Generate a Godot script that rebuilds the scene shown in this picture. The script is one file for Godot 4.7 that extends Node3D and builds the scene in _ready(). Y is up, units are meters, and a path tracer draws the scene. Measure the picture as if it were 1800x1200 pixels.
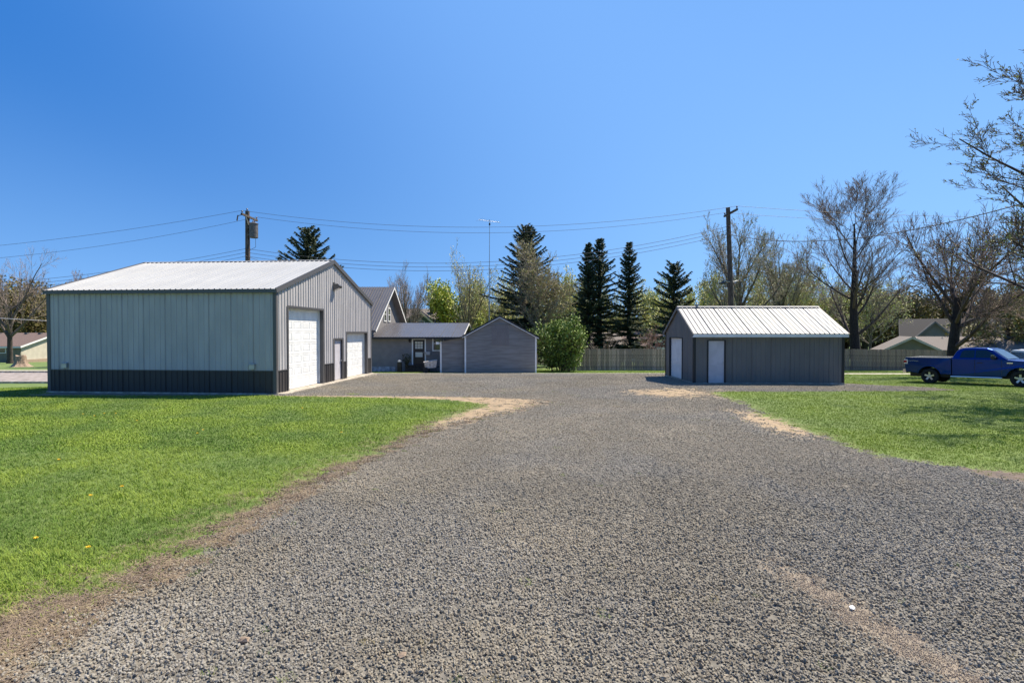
extends Node3D
# y up, metres. World point for a place "x to the right, d ahead" is (x, y, -d).

class Buf:
	var v := PackedVector3Array()
	var n := PackedVector3Array()
	var c := PackedColorArray()
	var u := PackedVector2Array()
	var col := Color(1, 1, 1)
	func tri(a: Vector3, b: Vector3, d: Vector3) -> void:
		var m := (d - a).cross(b - a).normalized()
		v.append(a); v.append(b); v.append(d)
		n.append(m); n.append(m); n.append(m)
		c.append(col); c.append(col); c.append(col)
	func quad(a: Vector3, b: Vector3, d: Vector3, e: Vector3) -> void:
		tri(a, b, d); tri(a, d, e)
	# a quad turned so that its front looks along 'face'
	func face(a: Vector3, b: Vector3, d: Vector3, e: Vector3, look: Vector3) -> void:
		if (d - a).cross(b - a).dot(look) >= 0: quad(a, b, d, e)
		else: quad(a, e, d, b)
	func box(lo: Vector3, hi: Vector3) -> void:
		var a := lo; var b := hi
		face(Vector3(a.x, a.y, b.z), Vector3(b.x, a.y, b.z), Vector3(b.x, b.y, b.z), Vector3(a.x, b.y, b.z), Vector3(0, 0, 1))
		face(Vector3(a.x, a.y, a.z), Vector3(b.x, a.y, a.z), Vector3(b.x, b.y, a.z), Vector3(a.x, b.y, a.z), Vector3(0, 0, -1))
		face(Vector3(a.x, a.y, a.z), Vector3(a.x, b.y, a.z), Vector3(a.x, b.y, b.z), Vector3(a.x, a.y, b.z), Vector3(-1, 0, 0))
		face(Vector3(b.x, a.y, a.z), Vector3(b.x, b.y, a.z), Vector3(b.x, b.y, b.z), Vector3(b.x, a.y, b.z), Vector3(1, 0, 0))
		face(Vector3(a.x, b.y, a.z), Vector3(b.x, b.y, a.z), Vector3(b.x, b.y, b.z), Vector3(a.x, b.y, b.z), Vector3(0, 1, 0))
		face(Vector3(a.x, a.y, a.z), Vector3(b.x, a.y, a.z), Vector3(b.x, a.y, b.z), Vector3(a.x, a.y, b.z), Vector3(0, -1, 0))
	func tri_face(a: Vector3, b: Vector3, d: Vector3, look: Vector3) -> void:
		if (d - a).cross(b - a).dot(look) >= 0: tri(a, b, d)
		else: tri(a, d, b)
	# a box along p->q with half sizes w (sideways) and t (along 'up')
	func bar(p: Vector3, q: Vector3, w: float, t: float, up := Vector3.UP) -> void:
		var d := (q - p).normalized()
		var s := d.cross(up).normalized() * w
		var k := s.cross(d).normalized() * t
		var o := [p - s - k, p + s - k, p + s + k, p - s + k, q - s - k, q + s - k, q + s + k, q - s + k]
		face(o[0], o[1], o[2], o[3], -d); face(o[4], o[5], o[6], o[7], d)
		face(o[0], o[1], o[5], o[4], -k); face(o[3], o[2], o[6], o[7], k)
		face(o[0], o[3], o[7], o[4], -s); face(o[1], o[2], o[6], o[5], s)
	func tube(p: Vector3, q: Vector3, r0: float, r1: float, sides: int, caps := false) -> void:
		var d := q - p
		if d.length_squared() < 1e-10: return
		d = d.normalized()
		var s := d.cross(Vector3(0, 1, 0) if absf(d.y) < 0.9 else Vector3(1, 0, 0)).normalized()
		var t := d.cross(s)
		var o0 := s; var a0 := p + s * r0; var b0 := q + s * r1
		for i in range(1, sides + 1):
			var an := TAU * i / sides
			var o1 := s * cos(an) + t * sin(an)
			var a1 := p + o1 * r0; var b1 := q + o1 * r1
			v.append(a0); v.append(b0); v.append(b1); v.append(a0); v.append(b1); v.append(a1)
			n.append(o0); n.append(o0); n.append(o1); n.append(o0); n.append(o1); n.append(o1)
			for k in 6: c.append(col)
			if caps:
				tri(p, a0, a1); tri(q, b1, b0)
			o0 = o1; a0 = a1; b0 = b1
	# rings: [x along axis, radius]; axis from origin along 'ax'
	func lathe(at: Vector3, ax: Vector3, rings: Array, sides: int) -> void:
		var s := ax.cross(Vector3(0, 1, 0) if absf(ax.y) < 0.9 else Vector3(1, 0, 0)).normalized()
		var t := ax.cross(s)
		for k in rings.size() - 1:
			for i in sides:
				var p := []
				for q in [[k, i], [k + 1, i], [k + 1, i + 1], [k, i + 1]]:
					var an: float = TAU * q[1] / sides
					p.append(at + ax * float(rings[q[0]][0]) + (s * cos(an) + t * sin(an)) * float(rings[q[0]][1]))
				var mid: Vector3 = (p[0] + p[2]) * 0.5 - at
				var d0: float = float(rings[k + 1][0]) - float(rings[k][0]); var dr: float = float(rings[k + 1][1]) - float(rings[k][1])
				var rad := (mid - ax * mid.dot(ax)).normalized()
				face(p[0], p[1], p[2], p[3], (rad * d0 - ax * dr) if absf(d0) + absf(dr) > 0 else rad)
	func mesh(m: Material) -> ArrayMesh:
		var a := []; a.resize(Mesh.ARRAY_MAX)
		a[Mesh.ARRAY_VERTEX] = v; a[Mesh.ARRAY_NORMAL] = n; a[Mesh.ARRAY_COLOR] = c
		if u.size() == v.size(): a[Mesh.ARRAY_TEX_UV] = u
		var am := ArrayMesh.new()
		am.add_surface_from_arrays(Mesh.PRIMITIVE_TRIANGLES, a)
		am.surface_set_material(0, m)
		return am

var M := {}
var names := {}
var rng := RandomNumberGenerator.new()
const EYE := 2.45
const MAP_X0 := -26.0
const MAP_D0 := -4.0
const MAP_W := 58.0
const MAP_N := 1400
var kind_map := PackedByteArray()
var mott := PackedByteArray()

func S(r: float, g: float, b: float) -> Color:      # linear base colour -> sRGB
	return Color(r, g, b).linear_to_srgb()
func P(x: float, d: float, y: float) -> Vector3:
	return Vector3(x, y, -d)

func mi(called: String, b, m: Material, parent: Node) -> MeshInstance3D:
	var o := MeshInstance3D.new()
	o.name = called
	o.mesh = b.mesh(m) if b is Buf else b
	parent.add_child(o, true)
	return o
func numbered(called: String) -> String:
	var k: int = names.get(called, 0)
	names[called] = k + 1
	return called if k == 0 else "%s_%03d" % [called, k]
func thing(called: String, label: String, cat: String, at := Vector3.ZERO, turn := 0.0, group := "") -> Node3D:
	var o := Node3D.new()
	o.name = numbered(called)
	add_child(o)
	o.position = at; o.rotation.y = turn
	tag(o, label, cat, group)
	return o
func tag(o: Node, label: String, cat: String, group := "") -> void:
	o.set_meta("label", label); o.set_meta("category", cat)
	if group != "": o.set_meta("group", group)
func structure(o: Node) -> void:
	o.set_meta("kind", "structure")

# ---------- terrain ----------
func pl(t: float, pts: Array) -> float:
	if t <= pts[0][0]: return pts[0][1]
	for i in range(1, pts.size()):
		if t <= pts[i][0]:
			return lerpf(pts[i - 1][1], pts[i][1], (t - pts[i - 1][0]) / (pts[i][0] - pts[i - 1][0]))
	return pts[-1][1]
const DIP := [[22.0, 0.0], [33.0, -0.85], [35.0, -0.9], [46.0, -1.04], [77.0, -1.93], [120.0, -3.4]]
func gh(x: float, d: float) -> float:
	var lin := -0.035 * clampf(d - 22.0, 0.0, 98.0)
	var pad := (1.0 - smoothstep(26.5, 41.0, d)) * (1.0 - smoothstep(12.5, 18.0, x))
	var h := lin * (1.0 - pad)
	if x < -18.8: h = lerpf(h, pl(d, DIP), smoothstep(-18.8, -22.5, x))
	return h
func onground(x: float, d: float, lift := 0.0) -> Vector3:
	return P(x, d, gh(x, d) + lift)

const GL := [[2.0, -5.0], [4.0, -4.75], [4.74, -4.49], [5.1, -4.19], [5.8, -3.97], [6.72, -4.03], [7.84, -3.8], [9.24, -3.5], [10.2, -3.2], [12.8, -2.69], [15.3, -2.2], [18.06, -1.14], [18.8, -1.7], [19.5, -2.9], [20.1, -5.5], [20.4, -8.4], [20.7, -9.4], [20.75, -18.9], [60.0, -18.9]]
const DL := [[2.0, -3.8], [3.8, -3.62], [5.1, -3.49], [6.44, -3.39], [7.6, -3.2], [9.24, -2.92], [11.26, -2.49], [13.16, -1.94], [14.84, -1.09], [17.26, 0.55], [18.94, 1.4], [19.6, 0.9], [20.1, -0.8], [20.5, -3.0], [20.7, -7.0], [20.75, -18.8], [60.0, -18.8]]
const GR := [[2.0, 40.0], [9.1, 40.0], [9.2, 10.2], [9.36, 8.87], [9.62, 8.3], [10.04, 7.82], [10.5, 7.35], [11.42, 7.21], [13.4, 7.32], [15.3, 7.3], [19.1, 7.83], [21.8, 8.2], [22.05, 9.0], [22.2, 14.0], [22.35, 17.0], [22.9, 19.0], [25.0, 18.8], [27.0, 17.2], [30.0, 16.0], [60.0, 15.8]]
const TRACK := [[3.4, 3.35], [3.98, 3.14], [4.26, 3.05], [4.64, 2.98], [5.1, 2.9], [5.6, 2.8], [6.2, 2.7]]

func noise_bytes(seed_: int, freq: float, oct: int, size: int) -> PackedByteArray:
	var f := FastNoiseLite.new()
	f.seed = seed_; f.frequency = freq; f.fractal_octaves = oct
	f.noise_type = FastNoiseLite.TYPE_SIMPLEX_SMOOTH
	var im := f.get_image(size, size)
	im.convert(Image.FORMAT_L8)
	return im.get_data()

func kind_at(x: float, d: float) -> int:     # 0 lawn 1 soil 2 gravel 3 sand 4 paved
	var i := int((x - MAP_X0) / MAP_W * MAP_N); var j := int((d - MAP_D0) / MAP_W * MAP_N)
	if i < 0 or j < 0 or i >= MAP_N or j >= MAP_N: return 0
	return kind_map[j * MAP_N + i]
func mott_at(x: float, d: float) -> float:
	var i := clampi(int((x - MAP_X0) / MAP_W * MAP_N), 0, MAP_N - 1); var j := clampi(int((d - MAP_D0) / MAP_W * MAP_N), 0, MAP_N - 1)
	return mott[j * MAP_N + i] / 255.0

func make_ground_map() -> ImageTexture:
	var n1 := noise_bytes(11, 0.012, 4, MAP_N)     # broad
	var n2 := noise_bytes(12, 0.09, 3, MAP_N)      # edge wobble
	mott = n1
	var out := PackedByteArray(); out.resize(MAP_N * MAP_N * 3)
	kind_map.resize(MAP_N * MAP_N)
	var r := RandomNumberGenerator.new(); r.seed = 5
	# palettes, sRGB bytes of linear base colours
	for j in MAP_N:
		var d := MAP_D0 + (j + 0.5) * MAP_W / MAP_N
		var gl := pl(d, GL); var dl := pl(d, DL); var gr := pl(d, GR); var tr := pl(d, TRACK)
		var behind := d > 40.1
		var path := d > 38.3 and d < 39.9
		var tw := 0.95 * smoothstep(6.3, 5.0, d)
		for i in MAP_N:
			var x := MAP_X0 + (i + 0.5) * MAP_W / MAP_N
			var k := j * MAP_N + i
			var a := n1[k] / 255.0; var b := n2[k] / 255.0
			var w := (b - 0.5) * 1.1 + (a - 0.5) * 0.9
			var f := r.randf()
			var xe := x + w * 0.5 + (f - 0.5) * 0.34
			var g := 0
			if behind: g = 0
			elif path and x > -13.0: g = 4
			elif xe < gl + 0.3: g = 0
			elif xe > gr: g = 0
			elif xe + ((f - 0.5) * 0.9 if d > 13.0 else 0.0) < dl - 0.16 + w * 0.3: g = 3 if d > 13.0 + w * 4.0 else 1
			else:
				g = 2
				var e1 := Vector2((x - 6.7) / 1.9, (d - 21.6) / 1.6).length() + w * 0.9 + (f - 0.5) * 0.9
				var e2 := Vector2((x - 6.95) / 0.55, (d - 14.8) / 1.9).length() + w * 0.9 + (f - 0.5) * 0.9
				if e1 < 1.0 or e2 < 1.0: g = 3
				elif d < 6.6 and f < tw * (1.0 - smoothstep(0.06, 0.32, absf(x - tr) + w * 0.09)): g = 5
				elif d < 9.75 and x > 8.0 and d > 8.8 + w: g = 1
				elif xe < dl + 0.25 and b > 0.55: g = 1
				elif d > 21.0 and d < 22.4 and x > -6.5 and x < -2.0 and b + a > 1.13: g = 6
				elif xe > gr - 0.22 and b > 0.62: g = 1
			kind_map[k] = g
			f = r.randf()
			var cr := 0.0; var cg := 0.0; var cb := 0.0
			match g:
				0, 6:
					var t := clampf(a * 0.7 + b * 0.5 + f * 0.25 - 0.2, 0, 1)
					cr = lerpf(0.085, 0.15, t); cg = lerpf(0.125, 0.21, t); cb = lerpf(0.022, 0.04, t)
				1:
					var t := b * 0.7 + f * 0.5
					cr = lerpf(0.05, 0.15, t); cg = lerpf(0.036, 0.108, t); cb = lerpf(0.027, 0.078, t)
				3, 5:
					var t := b * 0.5 + f * 0.5
					cr = lerpf(0.20, 0.38, t); cg = lerpf(0.145, 0.28, t); cb = lerpf(0.085, 0.165, t)
					if g == 5: cr *= 0.72; cg *= 0.8; cb *= 1.0
				2:
					var t := f * 0.8 + b * 0.2
					cr = lerpf(0.05, 0.2, t); cg = lerpf(0.045, 0.182, t); cb = lerpf(0.037, 0.15, t)
					if a > 0.6: cr += (a - 0.6) * 0.2; cg += (a - 0.6) * 0.15; cb += (a - 0.6) * 0.08
				4:
					var t := b * 0.6 + f * 0.4
					cr = lerpf(0.40, 0.55, t); cg = lerpf(0.32, 0.45, t); cb = lerpf(0.22, 0.32, t)
			out[k * 3] = int(255.0 * pow(cr, 0.4545)); out[k * 3 + 1] = int(255.0 * pow(cg, 0.4545)); out[k * 3 + 2] = int(255.0 * pow(cb, 0.4545))
	var im := Image.create_from_data(MAP_N, MAP_N, false, Image.FORMAT_RGB8, out)
	return ImageTexture.create_from_image(im)

# ---------- materials ----------
func noise_tex(seed_: int, freq: float, oct: int, lo: Color, hi: Color, size := 256, contrast := 1.6) -> ImageTexture:
	var f := FastNoiseLite.new()
	f.seed = seed_; f.frequency = freq; f.fractal_octaves = oct
	var im := f.get_seamless_image(size, size)
	im.convert(Image.FORMAT_L8)
	var src := im.get_data()
	var out := PackedByteArray(); out.resize(size * size * 3)
	for k in size * size:
		var t := clampf((src[k] / 255.0 - 0.5) * contrast + 0.5, 0, 1)
		var q := lo.lerp(hi, t)
		out[k * 3] = int(q.r * 255); out[k * 3 + 1] = int(q.g * 255); out[k * 3 + 2] = int(q.b * 255)
	return ImageTexture.create_from_image(Image.create_from_data(size, size, false, Image.FORMAT_RGB8, out))
func mat(key: String, base: Color, rough := 0.8, tex: Texture2D = null, scale := Vector3.ONE, world := false) -> StandardMaterial3D:
	var m := StandardMaterial3D.new()
	m.albedo_color = base.linear_to_srgb()
	m.roughness = rough
	if tex:
		m.albedo_texture = tex
		m.uv1_triplanar = true
		m.uv1_world_triplanar = world
		m.uv1_scale = scale
	M[key] = m
	return m
func vmat(key: String, rough := 0.85, back := Color(0, 0, 0)) -> StandardMaterial3D:
	var m := StandardMaterial3D.new()
	m.vertex_color_use_as_albedo = true
	m.roughness = rough
	if back != Color(0, 0, 0):
		m.backlight_enabled = true; m.backlight = back
	M[key] = m
	return m

func make_materials() -> void:
	var soft := noise_tex(1, 0.012, 4, Color(0.94, 0.94, 0.94), Color(1, 1, 1))
	var dirty := noise_tex(2, 0.02, 5, Color(0.72, 0.71, 0.69), Color(1, 1, 1))
	var mild := noise_tex(6, 0.02, 5, Color(0.86, 0.85, 0.84), Color(1, 1, 1))
	var grain := noise_tex(3, 0.03, 5, Color(0.55, 0.54, 0.52), Color(1, 1, 1))
	var shingle := noise_tex(4, 0.15, 3, Color(0.6, 0.6, 0.6), Color(1, 1, 1))
	mat("steel_light", Color(0.42, 0.402, 0.398), 0.55, soft, Vector3(0.35, 0.12, 0.35))
	mat("steel_dark", Color(0.042, 0.037, 0.036), 0.6, soft, Vector3(0.4, 0.2, 0.4))
	mat("trim_dark", Color(0.085, 0.082, 0.083), 0.45)
	mat("steel_roof", Color(0.37, 0.37, 0.365), 0.45, soft, Vector3(0.3, 0.15, 0.1))
	mat("shed_wall", Color(0.15, 0.145, 0.135), 0.6, soft, Vector3(0.3, 0.15, 0.3))
	mat("shed_roof", Color(0.25, 0.25, 0.247), 0.5, soft, Vector3(0.3, 0.2, 0.2))
	mat("door_white", Color(0.80, 0.80, 0.78), 0.45, soft, Vector3(0.5, 0.5, 0.5))
	mat("door_grey", Color(0.52, 0.50, 0.53), 0.45, soft, Vector3(0.5, 0.5, 0.5))
	mat("white_trim", Color(0.78, 0.78, 0.76), 0.55, soft, Vector3(0.6, 0.6, 0.6))
	mat("concrete", Color(0.48, 0.43, 0.36), 0.9, dirty, Vector3(0.5, 0.5, 0.5))
	mat("house_wall", Color(0.20, 0.19, 0.19), 0.85, soft, Vector3(0.4, 0.4, 0.4))
	mat("foundation", Color(0.42, 0.45, 0.52), 0.8, dirty, Vector3(0.4, 0.4, 0.4))
	mat("house_roof", Color(0.085, 0.078, 0.08), 0.35, soft, Vector3(0.3, 0.3, 0.3))
	mat("siding_old", Color(0.25, 0.245, 0.235), 0.85, mild, Vector3(0.12, 0.9, 0.12))
	mat("old_roof", Color(0.06, 0.058, 0.06), 0.85, shingle, Vector3(0.8, 0.8, 0.8))
	mat("black", Color(0.012, 0.012, 0.013), 0.5)
	mat("dark_wood", Color(0.05, 0.04, 0.032), 0.8, grain, Vector3(1, 0.3, 1))
	mat("pole_wood", Color(0.15, 0.115, 0.09), 0.9, grain, Vector3(1.5, 0.2, 1.5))
	mat("shingle_brown", Color(0.20, 0.135, 0.11), 0.9, shingle, Vector3(0.5, 0.5, 0.5))
	mat("shingle_tan", Color(0.23, 0.195, 0.17), 0.9, shingle, Vector3(0.5, 0.5, 0.5))
	mat("shingle_grey", Color(0.028, 0.027, 0.03), 0.9, shingle, Vector3(0.5, 0.5, 0.5))
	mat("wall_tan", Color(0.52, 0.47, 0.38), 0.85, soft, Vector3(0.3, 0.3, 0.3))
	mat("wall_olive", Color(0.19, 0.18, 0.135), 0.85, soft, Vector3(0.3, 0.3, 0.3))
	mat("wall_white", Color(0.72, 0.72, 0.72), 0.8, soft, Vector3(0.3, 0.3, 0.3))
	mat("wall_green", Color(0.10, 0.16, 0.13), 0.8, soft, Vector3(0.3, 0.3, 0.3))
	mat("wall_grey", Color(0.17, 0.165, 0.165), 0.8, soft, Vector3(0.3, 0.3, 0.3))
	mat("trim_cream", Color(0.60, 0.58, 0.36), 0.7)
	mat("brick_red", Color(0.13, 0.07, 0.055), 0.9, grain, Vector3(2, 2, 2))
	mat("asphalt", Color(0.36, 0.31, 0.285), 0.95, dirty, Vector3(0.3, 0.3, 0.3), true)
	mat("curb", Color(0.55, 0.50, 0.42), 0.9, dirty, Vector3(0.5, 0.5, 0.5), true)
	mat("galv", Color(0.42, 0.43, 0.44), 0.4)
	M.galv.metallic = 0.6
	mat("tank_grey", Color(0.16, 0.14, 0.125), 0.5, dirty, Vector3(1, 1, 1))
	mat("wire", Color(0.045, 0.05, 0.06), 0.6)
	mat("wire_pale", Color(0.5, 0.5, 0.5), 0.6)
	mat("porcelain", Color(0.10, 0.06, 0.05), 0.3)
	mat("rubber", Color(0.018, 0.018, 0.018), 0.85)
	mat("alloy", Color(0.55, 0.55, 0.56), 0.3)
	M.alloy.metallic = 0.7
	mat("chrome", Color(0.75, 0.75, 0.75), 0.12)
	M.chrome.metallic = 1.0
	var pt := mat("paint_blue", Color(0.0, 0.03, 0.17), 0.3)
	pt.clearcoat_enabled = true; pt.clearcoat = 0.35; pt.clearcoat_roughness = 0.04; pt.metallic = 0.9
	var pw := mat("paint_white", Color(0.75, 0.75, 0.75), 0.3)
	pw.clearcoat_enabled = true; pw.clearcoat = 1.0; pw.clearcoat_roughness = 0.05
	mat("lamp_red", Color(0.35, 0.012, 0.015), 0.15)
	mat("lamp_clear", Color(0.75, 0.72, 0.70), 0.1)
	mat("plastic_black", Color(0.02, 0.02, 0.022), 0.55)
	mat("plastic_pale", Color(0.62, 0.60, 0.60), 0.5, dirty, Vector3(1, 1, 1))
	var tint := mat("glass_tint", Color(0.012, 0.014, 0.016), 0.04)
	tint.metallic_specular = 0.6
	var gl := mat("glass", Color(0.55, 0.62, 0.62), 0.02)
	gl.transparency = BaseMaterial3D.TRANSPARENCY_ALPHA; gl.albedo_color.a = 0.18
	var wp := mat("window_pane", Color(0.05, 0.055, 0.06), 0.05)
	wp.metallic_specular = 0.7
	mat("blind", Color(0.55, 0.54, 0.48), 0.8)
	mat("stump_wood", Color(0.46, 0.33, 0.24), 0.9, grain, Vector3(1.5, 0.4, 1.5))
	mat("rock_tan", Color(0.56, 0.42, 0.31), 0.9, grain, Vector3(2, 2, 2))
	mat("letter", Color(0.45, 0.47, 0.5), 0.4)
	vmat("grass", 0.8, Color(0.36, 0.48, 0.04))
	vmat("straw", 0.85)
	vmat("stone", 0.85)
	vmat("bark", 0.9)
	vmat("needles", 0.7, Color(0.10, 0.12, 0.04))
	vmat("leaf", 0.7, Color(0.30, 0.34, 0.06))
	vmat("plank", 0.9)
	M.plank.albedo_texture = grain; M.plank.uv1_triplanar = true; M.plank.uv1_scale = Vector3(3.0, 0.35, 3.0)
	M.bark.albedo_texture = grain; M.bark.uv1_triplanar = true; M.bark.uv1_scale = Vector3(1.6, 0.4, 1.6)

# ---------- building helpers ----------
# ribbed steel: along 'ax' from a to b (ribs at multiples of pitch), between lo(a) and hi(a), pushed out along 'nr'
func ribs(b: Buf, o: Vector3, ax: Vector3, up: Vector3, nr: Vector3, a0: float, a1: float, lo: float, hi: Callable, pitch := 0.2286, rh := 0.026, base := 0.028, top := 0.015) -> void:
	var xs := [[a0, 0.0]]
	for k in range(int(floor(a0 / pitch)) - 1, int(ceil(a1 / pitch)) + 2):
		for q in [[k * pitch - base, 0.0], [k * pitch - top, rh], [k * pitch + top, rh], [k * pitch + base, 0.0]]:
			if q[0] > a0 + 0.002 and q[0] < a1 - 0.002: xs.append(q)
	xs.append([a1, 0.0])
	for k in xs.size() - 1:
		var p: float = xs[k][0]; var q: float = xs[k + 1][0]
		var e0 := o + ax * p + nr * float(xs[k][1]); var e1 := o + ax * q + nr * float(xs[k + 1][1])
		var h0: float = hi.call(p); var h1: float = hi.call(q)
		if maxf(h0, h1) <= lo: continue
		b.face(e0 + up * lo, e1 + up * lo, e1 + up * maxf(h1, lo), e0 + up * maxf(h0, lo), nr)

func sectional_door(parent: Node, called: String, w: float, h: float, rows: int, cols: int, o: Vector3, ax: Vector3, nr: Vector3) -> Node3D:
	var root := Node3D.new(); root.name = called; parent.add_child(root, true)
	var rh := h / rows
	for r in rows:
		var b := Buf.new()
		var y0 := r * rh + 0.003; var y1 := (r + 1) * rh - 0.003
		var g := func(u: float, y: float, t: float) -> Vector3: return o + ax * u + Vector3.UP * y + nr * t
		var m := 0.085; var cw := w / cols
		# frame between the pressed panels
		var last := 0.0
		for q in cols:
			var u0 := q * cw + m; var u1 := (q + 1) * cw - m
			b.face(g.call(last, y0, 0), g.call(u0, y0, 0), g.call(u0, y1, 0), g.call(last, y1, 0), nr)
			b.face(g.call(u0, y0, 0), g.call(u1, y0, 0), g.call(u1, y0 + m, 0), g.call(u0, y0 + m, 0), nr)
			b.face(g.call(u0, y1 - m, 0), g.call(u1, y1 - m, 0), g.call(u1, y1, 0), g.call(u0, y1, 0), nr)
			var rects := [[u0, u1, y0 + m, y1 - m, 0.0], [u0 + 0.014, u1 - 0.014, y0 + m + 0.014, y1 - m - 0.014, -0.013], [u0 + 0.04, u1 - 0.04, y0 + m + 0.04, y1 - m - 0.04, -0.001]]
			for k in 2:
				var A: Array = rects[k]; var B: Array = rects[k + 1]
				var pa := [g.call(A[0], A[2], A[4]), g.call(A[1], A[2], A[4]), g.call(A[1], A[3], A[4]), g.call(A[0], A[3], A[4])]
				var pb := [g.call(B[0], B[2], B[4]), g.call(B[1], B[2], B[4]), g.call(B[1], B[3], B[4]), g.call(B[0], B[3], B[4])]
				for s in 4:
					b.face(pa[s], pa[(s + 1) % 4], pb[(s + 1) % 4], pb[s], nr)
			var C: Array = rects[2]
			b.face(g.call(C[0], C[2], C[4]), g.call(C[1], C[2], C[4]), g.call(C[1], C[3], C[4]), g.call(C[0], C[3], C[4]), nr)
			last = u1
		b.face(g.call(last, y0, 0), g.call(w, y0, 0), g.call(w, y1, 0), g.call(last, y1, 0), nr)
		b.face(g.call(0, y1, 0), g.call(w, y1, 0), g.call(w, y1, -0.04), g.call(0, y1, -0.04), Vector3.UP)
		b.face(g.call(0, y0, 0), g.call(w, y0, 0), g.call(w, y0, -0.04), g.call(0, y0, -0.04), Vector3.DOWN)
		mi("door_section", b, M.door_white, root)
	var bk := Buf.new()
	bk.bar(o + ax * (w / 2) - nr * 0.06 + Vector3.UP * 0.01, o + ax * (w / 2) - nr * 0.06 + Vector3.UP * h, w / 2, 0.015, nr)
	mi("backing", bk, M.black, root)
	return root

func box_part(parent: Node, called: String, m: Material, lo: Vector3, hi: Vector3) -> MeshInstance3D:
	var b := Buf.new(); b.box(lo, hi)
	return mi(called, b, m, parent)

# window: frame bars round a pane, in the plane o + ax*u + up*v, outward nr
func window(parent: Node, w: float, h: float, o: Vector3, ax: Vector3, nr: Vector3, split := true, frame := 0.09, pane_mat: Material = null) -> MeshInstance3D:
	var b := Buf.new()
	var up := Vector3.UP
	for e in [[Vector2(-frame / 2, -frame), Vector2(-frame / 2, h + frame)], [Vector2(w + frame / 2, -frame), Vector2(w + frame / 2, h + frame)]]:
		b.bar(o + ax * e[0].x + up * e[0].y, o + ax * e[1].x + up * e[1].y, frame / 2, 0.045, nr)
	for v in [-frame / 2, h + frame / 2]:
		b.bar(o + up * v, o + ax * w + up * v, frame / 2, 0.043, nr)
	if split: b.bar(o + up * h / 2, o + ax * w + up * h / 2, 0.025, 0.03, nr)
	var f := mi("window", b, M.white_trim, parent)
	var p := Buf.new()
	p.bar(o + ax * w / 2 + nr * 0.008, o + ax * w / 2 + up * h + nr * 0.008, w / 2, 0.006, nr)
	mi("pane", p, pane_mat if pane_mat else M.window_pane, f)
	return f

# gabled block: footprint x0..x1 (ax), depth d0..d1; ridge along x; local node coordinates x, y, -depth
func gable_walls(b: Buf, x0: float, x1: float, d0: float, d1: float, y0: float, eave: float, ridge: float) -> void:
	var dm := (d0 + d1) / 2
	b.face(P(x0, d0, y0), P(x1, d0, y0), P(x1, d0, eave), P(x0, d0, eave), Vector3(0, 0, 1))
	b.face(P(x0, d1, y0), P(x1, d1, y0), P(x1, d1, eave), P(x0, d1, eave), Vector3(0, 0, -1))
	for s in [[x0, -1.0], [x1, 1.0]]:
		b.face(P(s[0], d0, y0), P(s[0], d1, y0), P(s[0], d1, eave), P(s[0], d0, eave), Vector3(s[1], 0, 0))
		b.tri_face(P(s[0], d0, eave), P(s[0], d1, eave), P(s[0], dm, ridge), Vector3(s[1], 0, 0))
# slab roof of thickness th, ridge along x
func slab_roof(b: Buf, x0: float, x1: float, d0: float, d1: float, eave: float, ridge: float, th := 0.12) -> void:
	var dm := (d0 + d1) / 2
	for s in [d0, d1]:
		var A := P(x0, s, eave); var B := P(x1, s, eave); var C := P(x1, dm, ridge); var D := P(x0, dm, ridge)
		var u := Vector3.UP * th
		b.face(A + u, B + u, C + u, D + u, Vector3.UP); b.face(A, B, C, D, Vector3.DOWN)
		b.face(A, B, B + u, A + u, Vector3(0, 0, 1 if s == d0 else -1))
		b.face(A, D, D + u, A + u, Vector3(-1, 0, 0)); b.face(B, C, C + u, B + u, Vector3(1, 0, 0))

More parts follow.
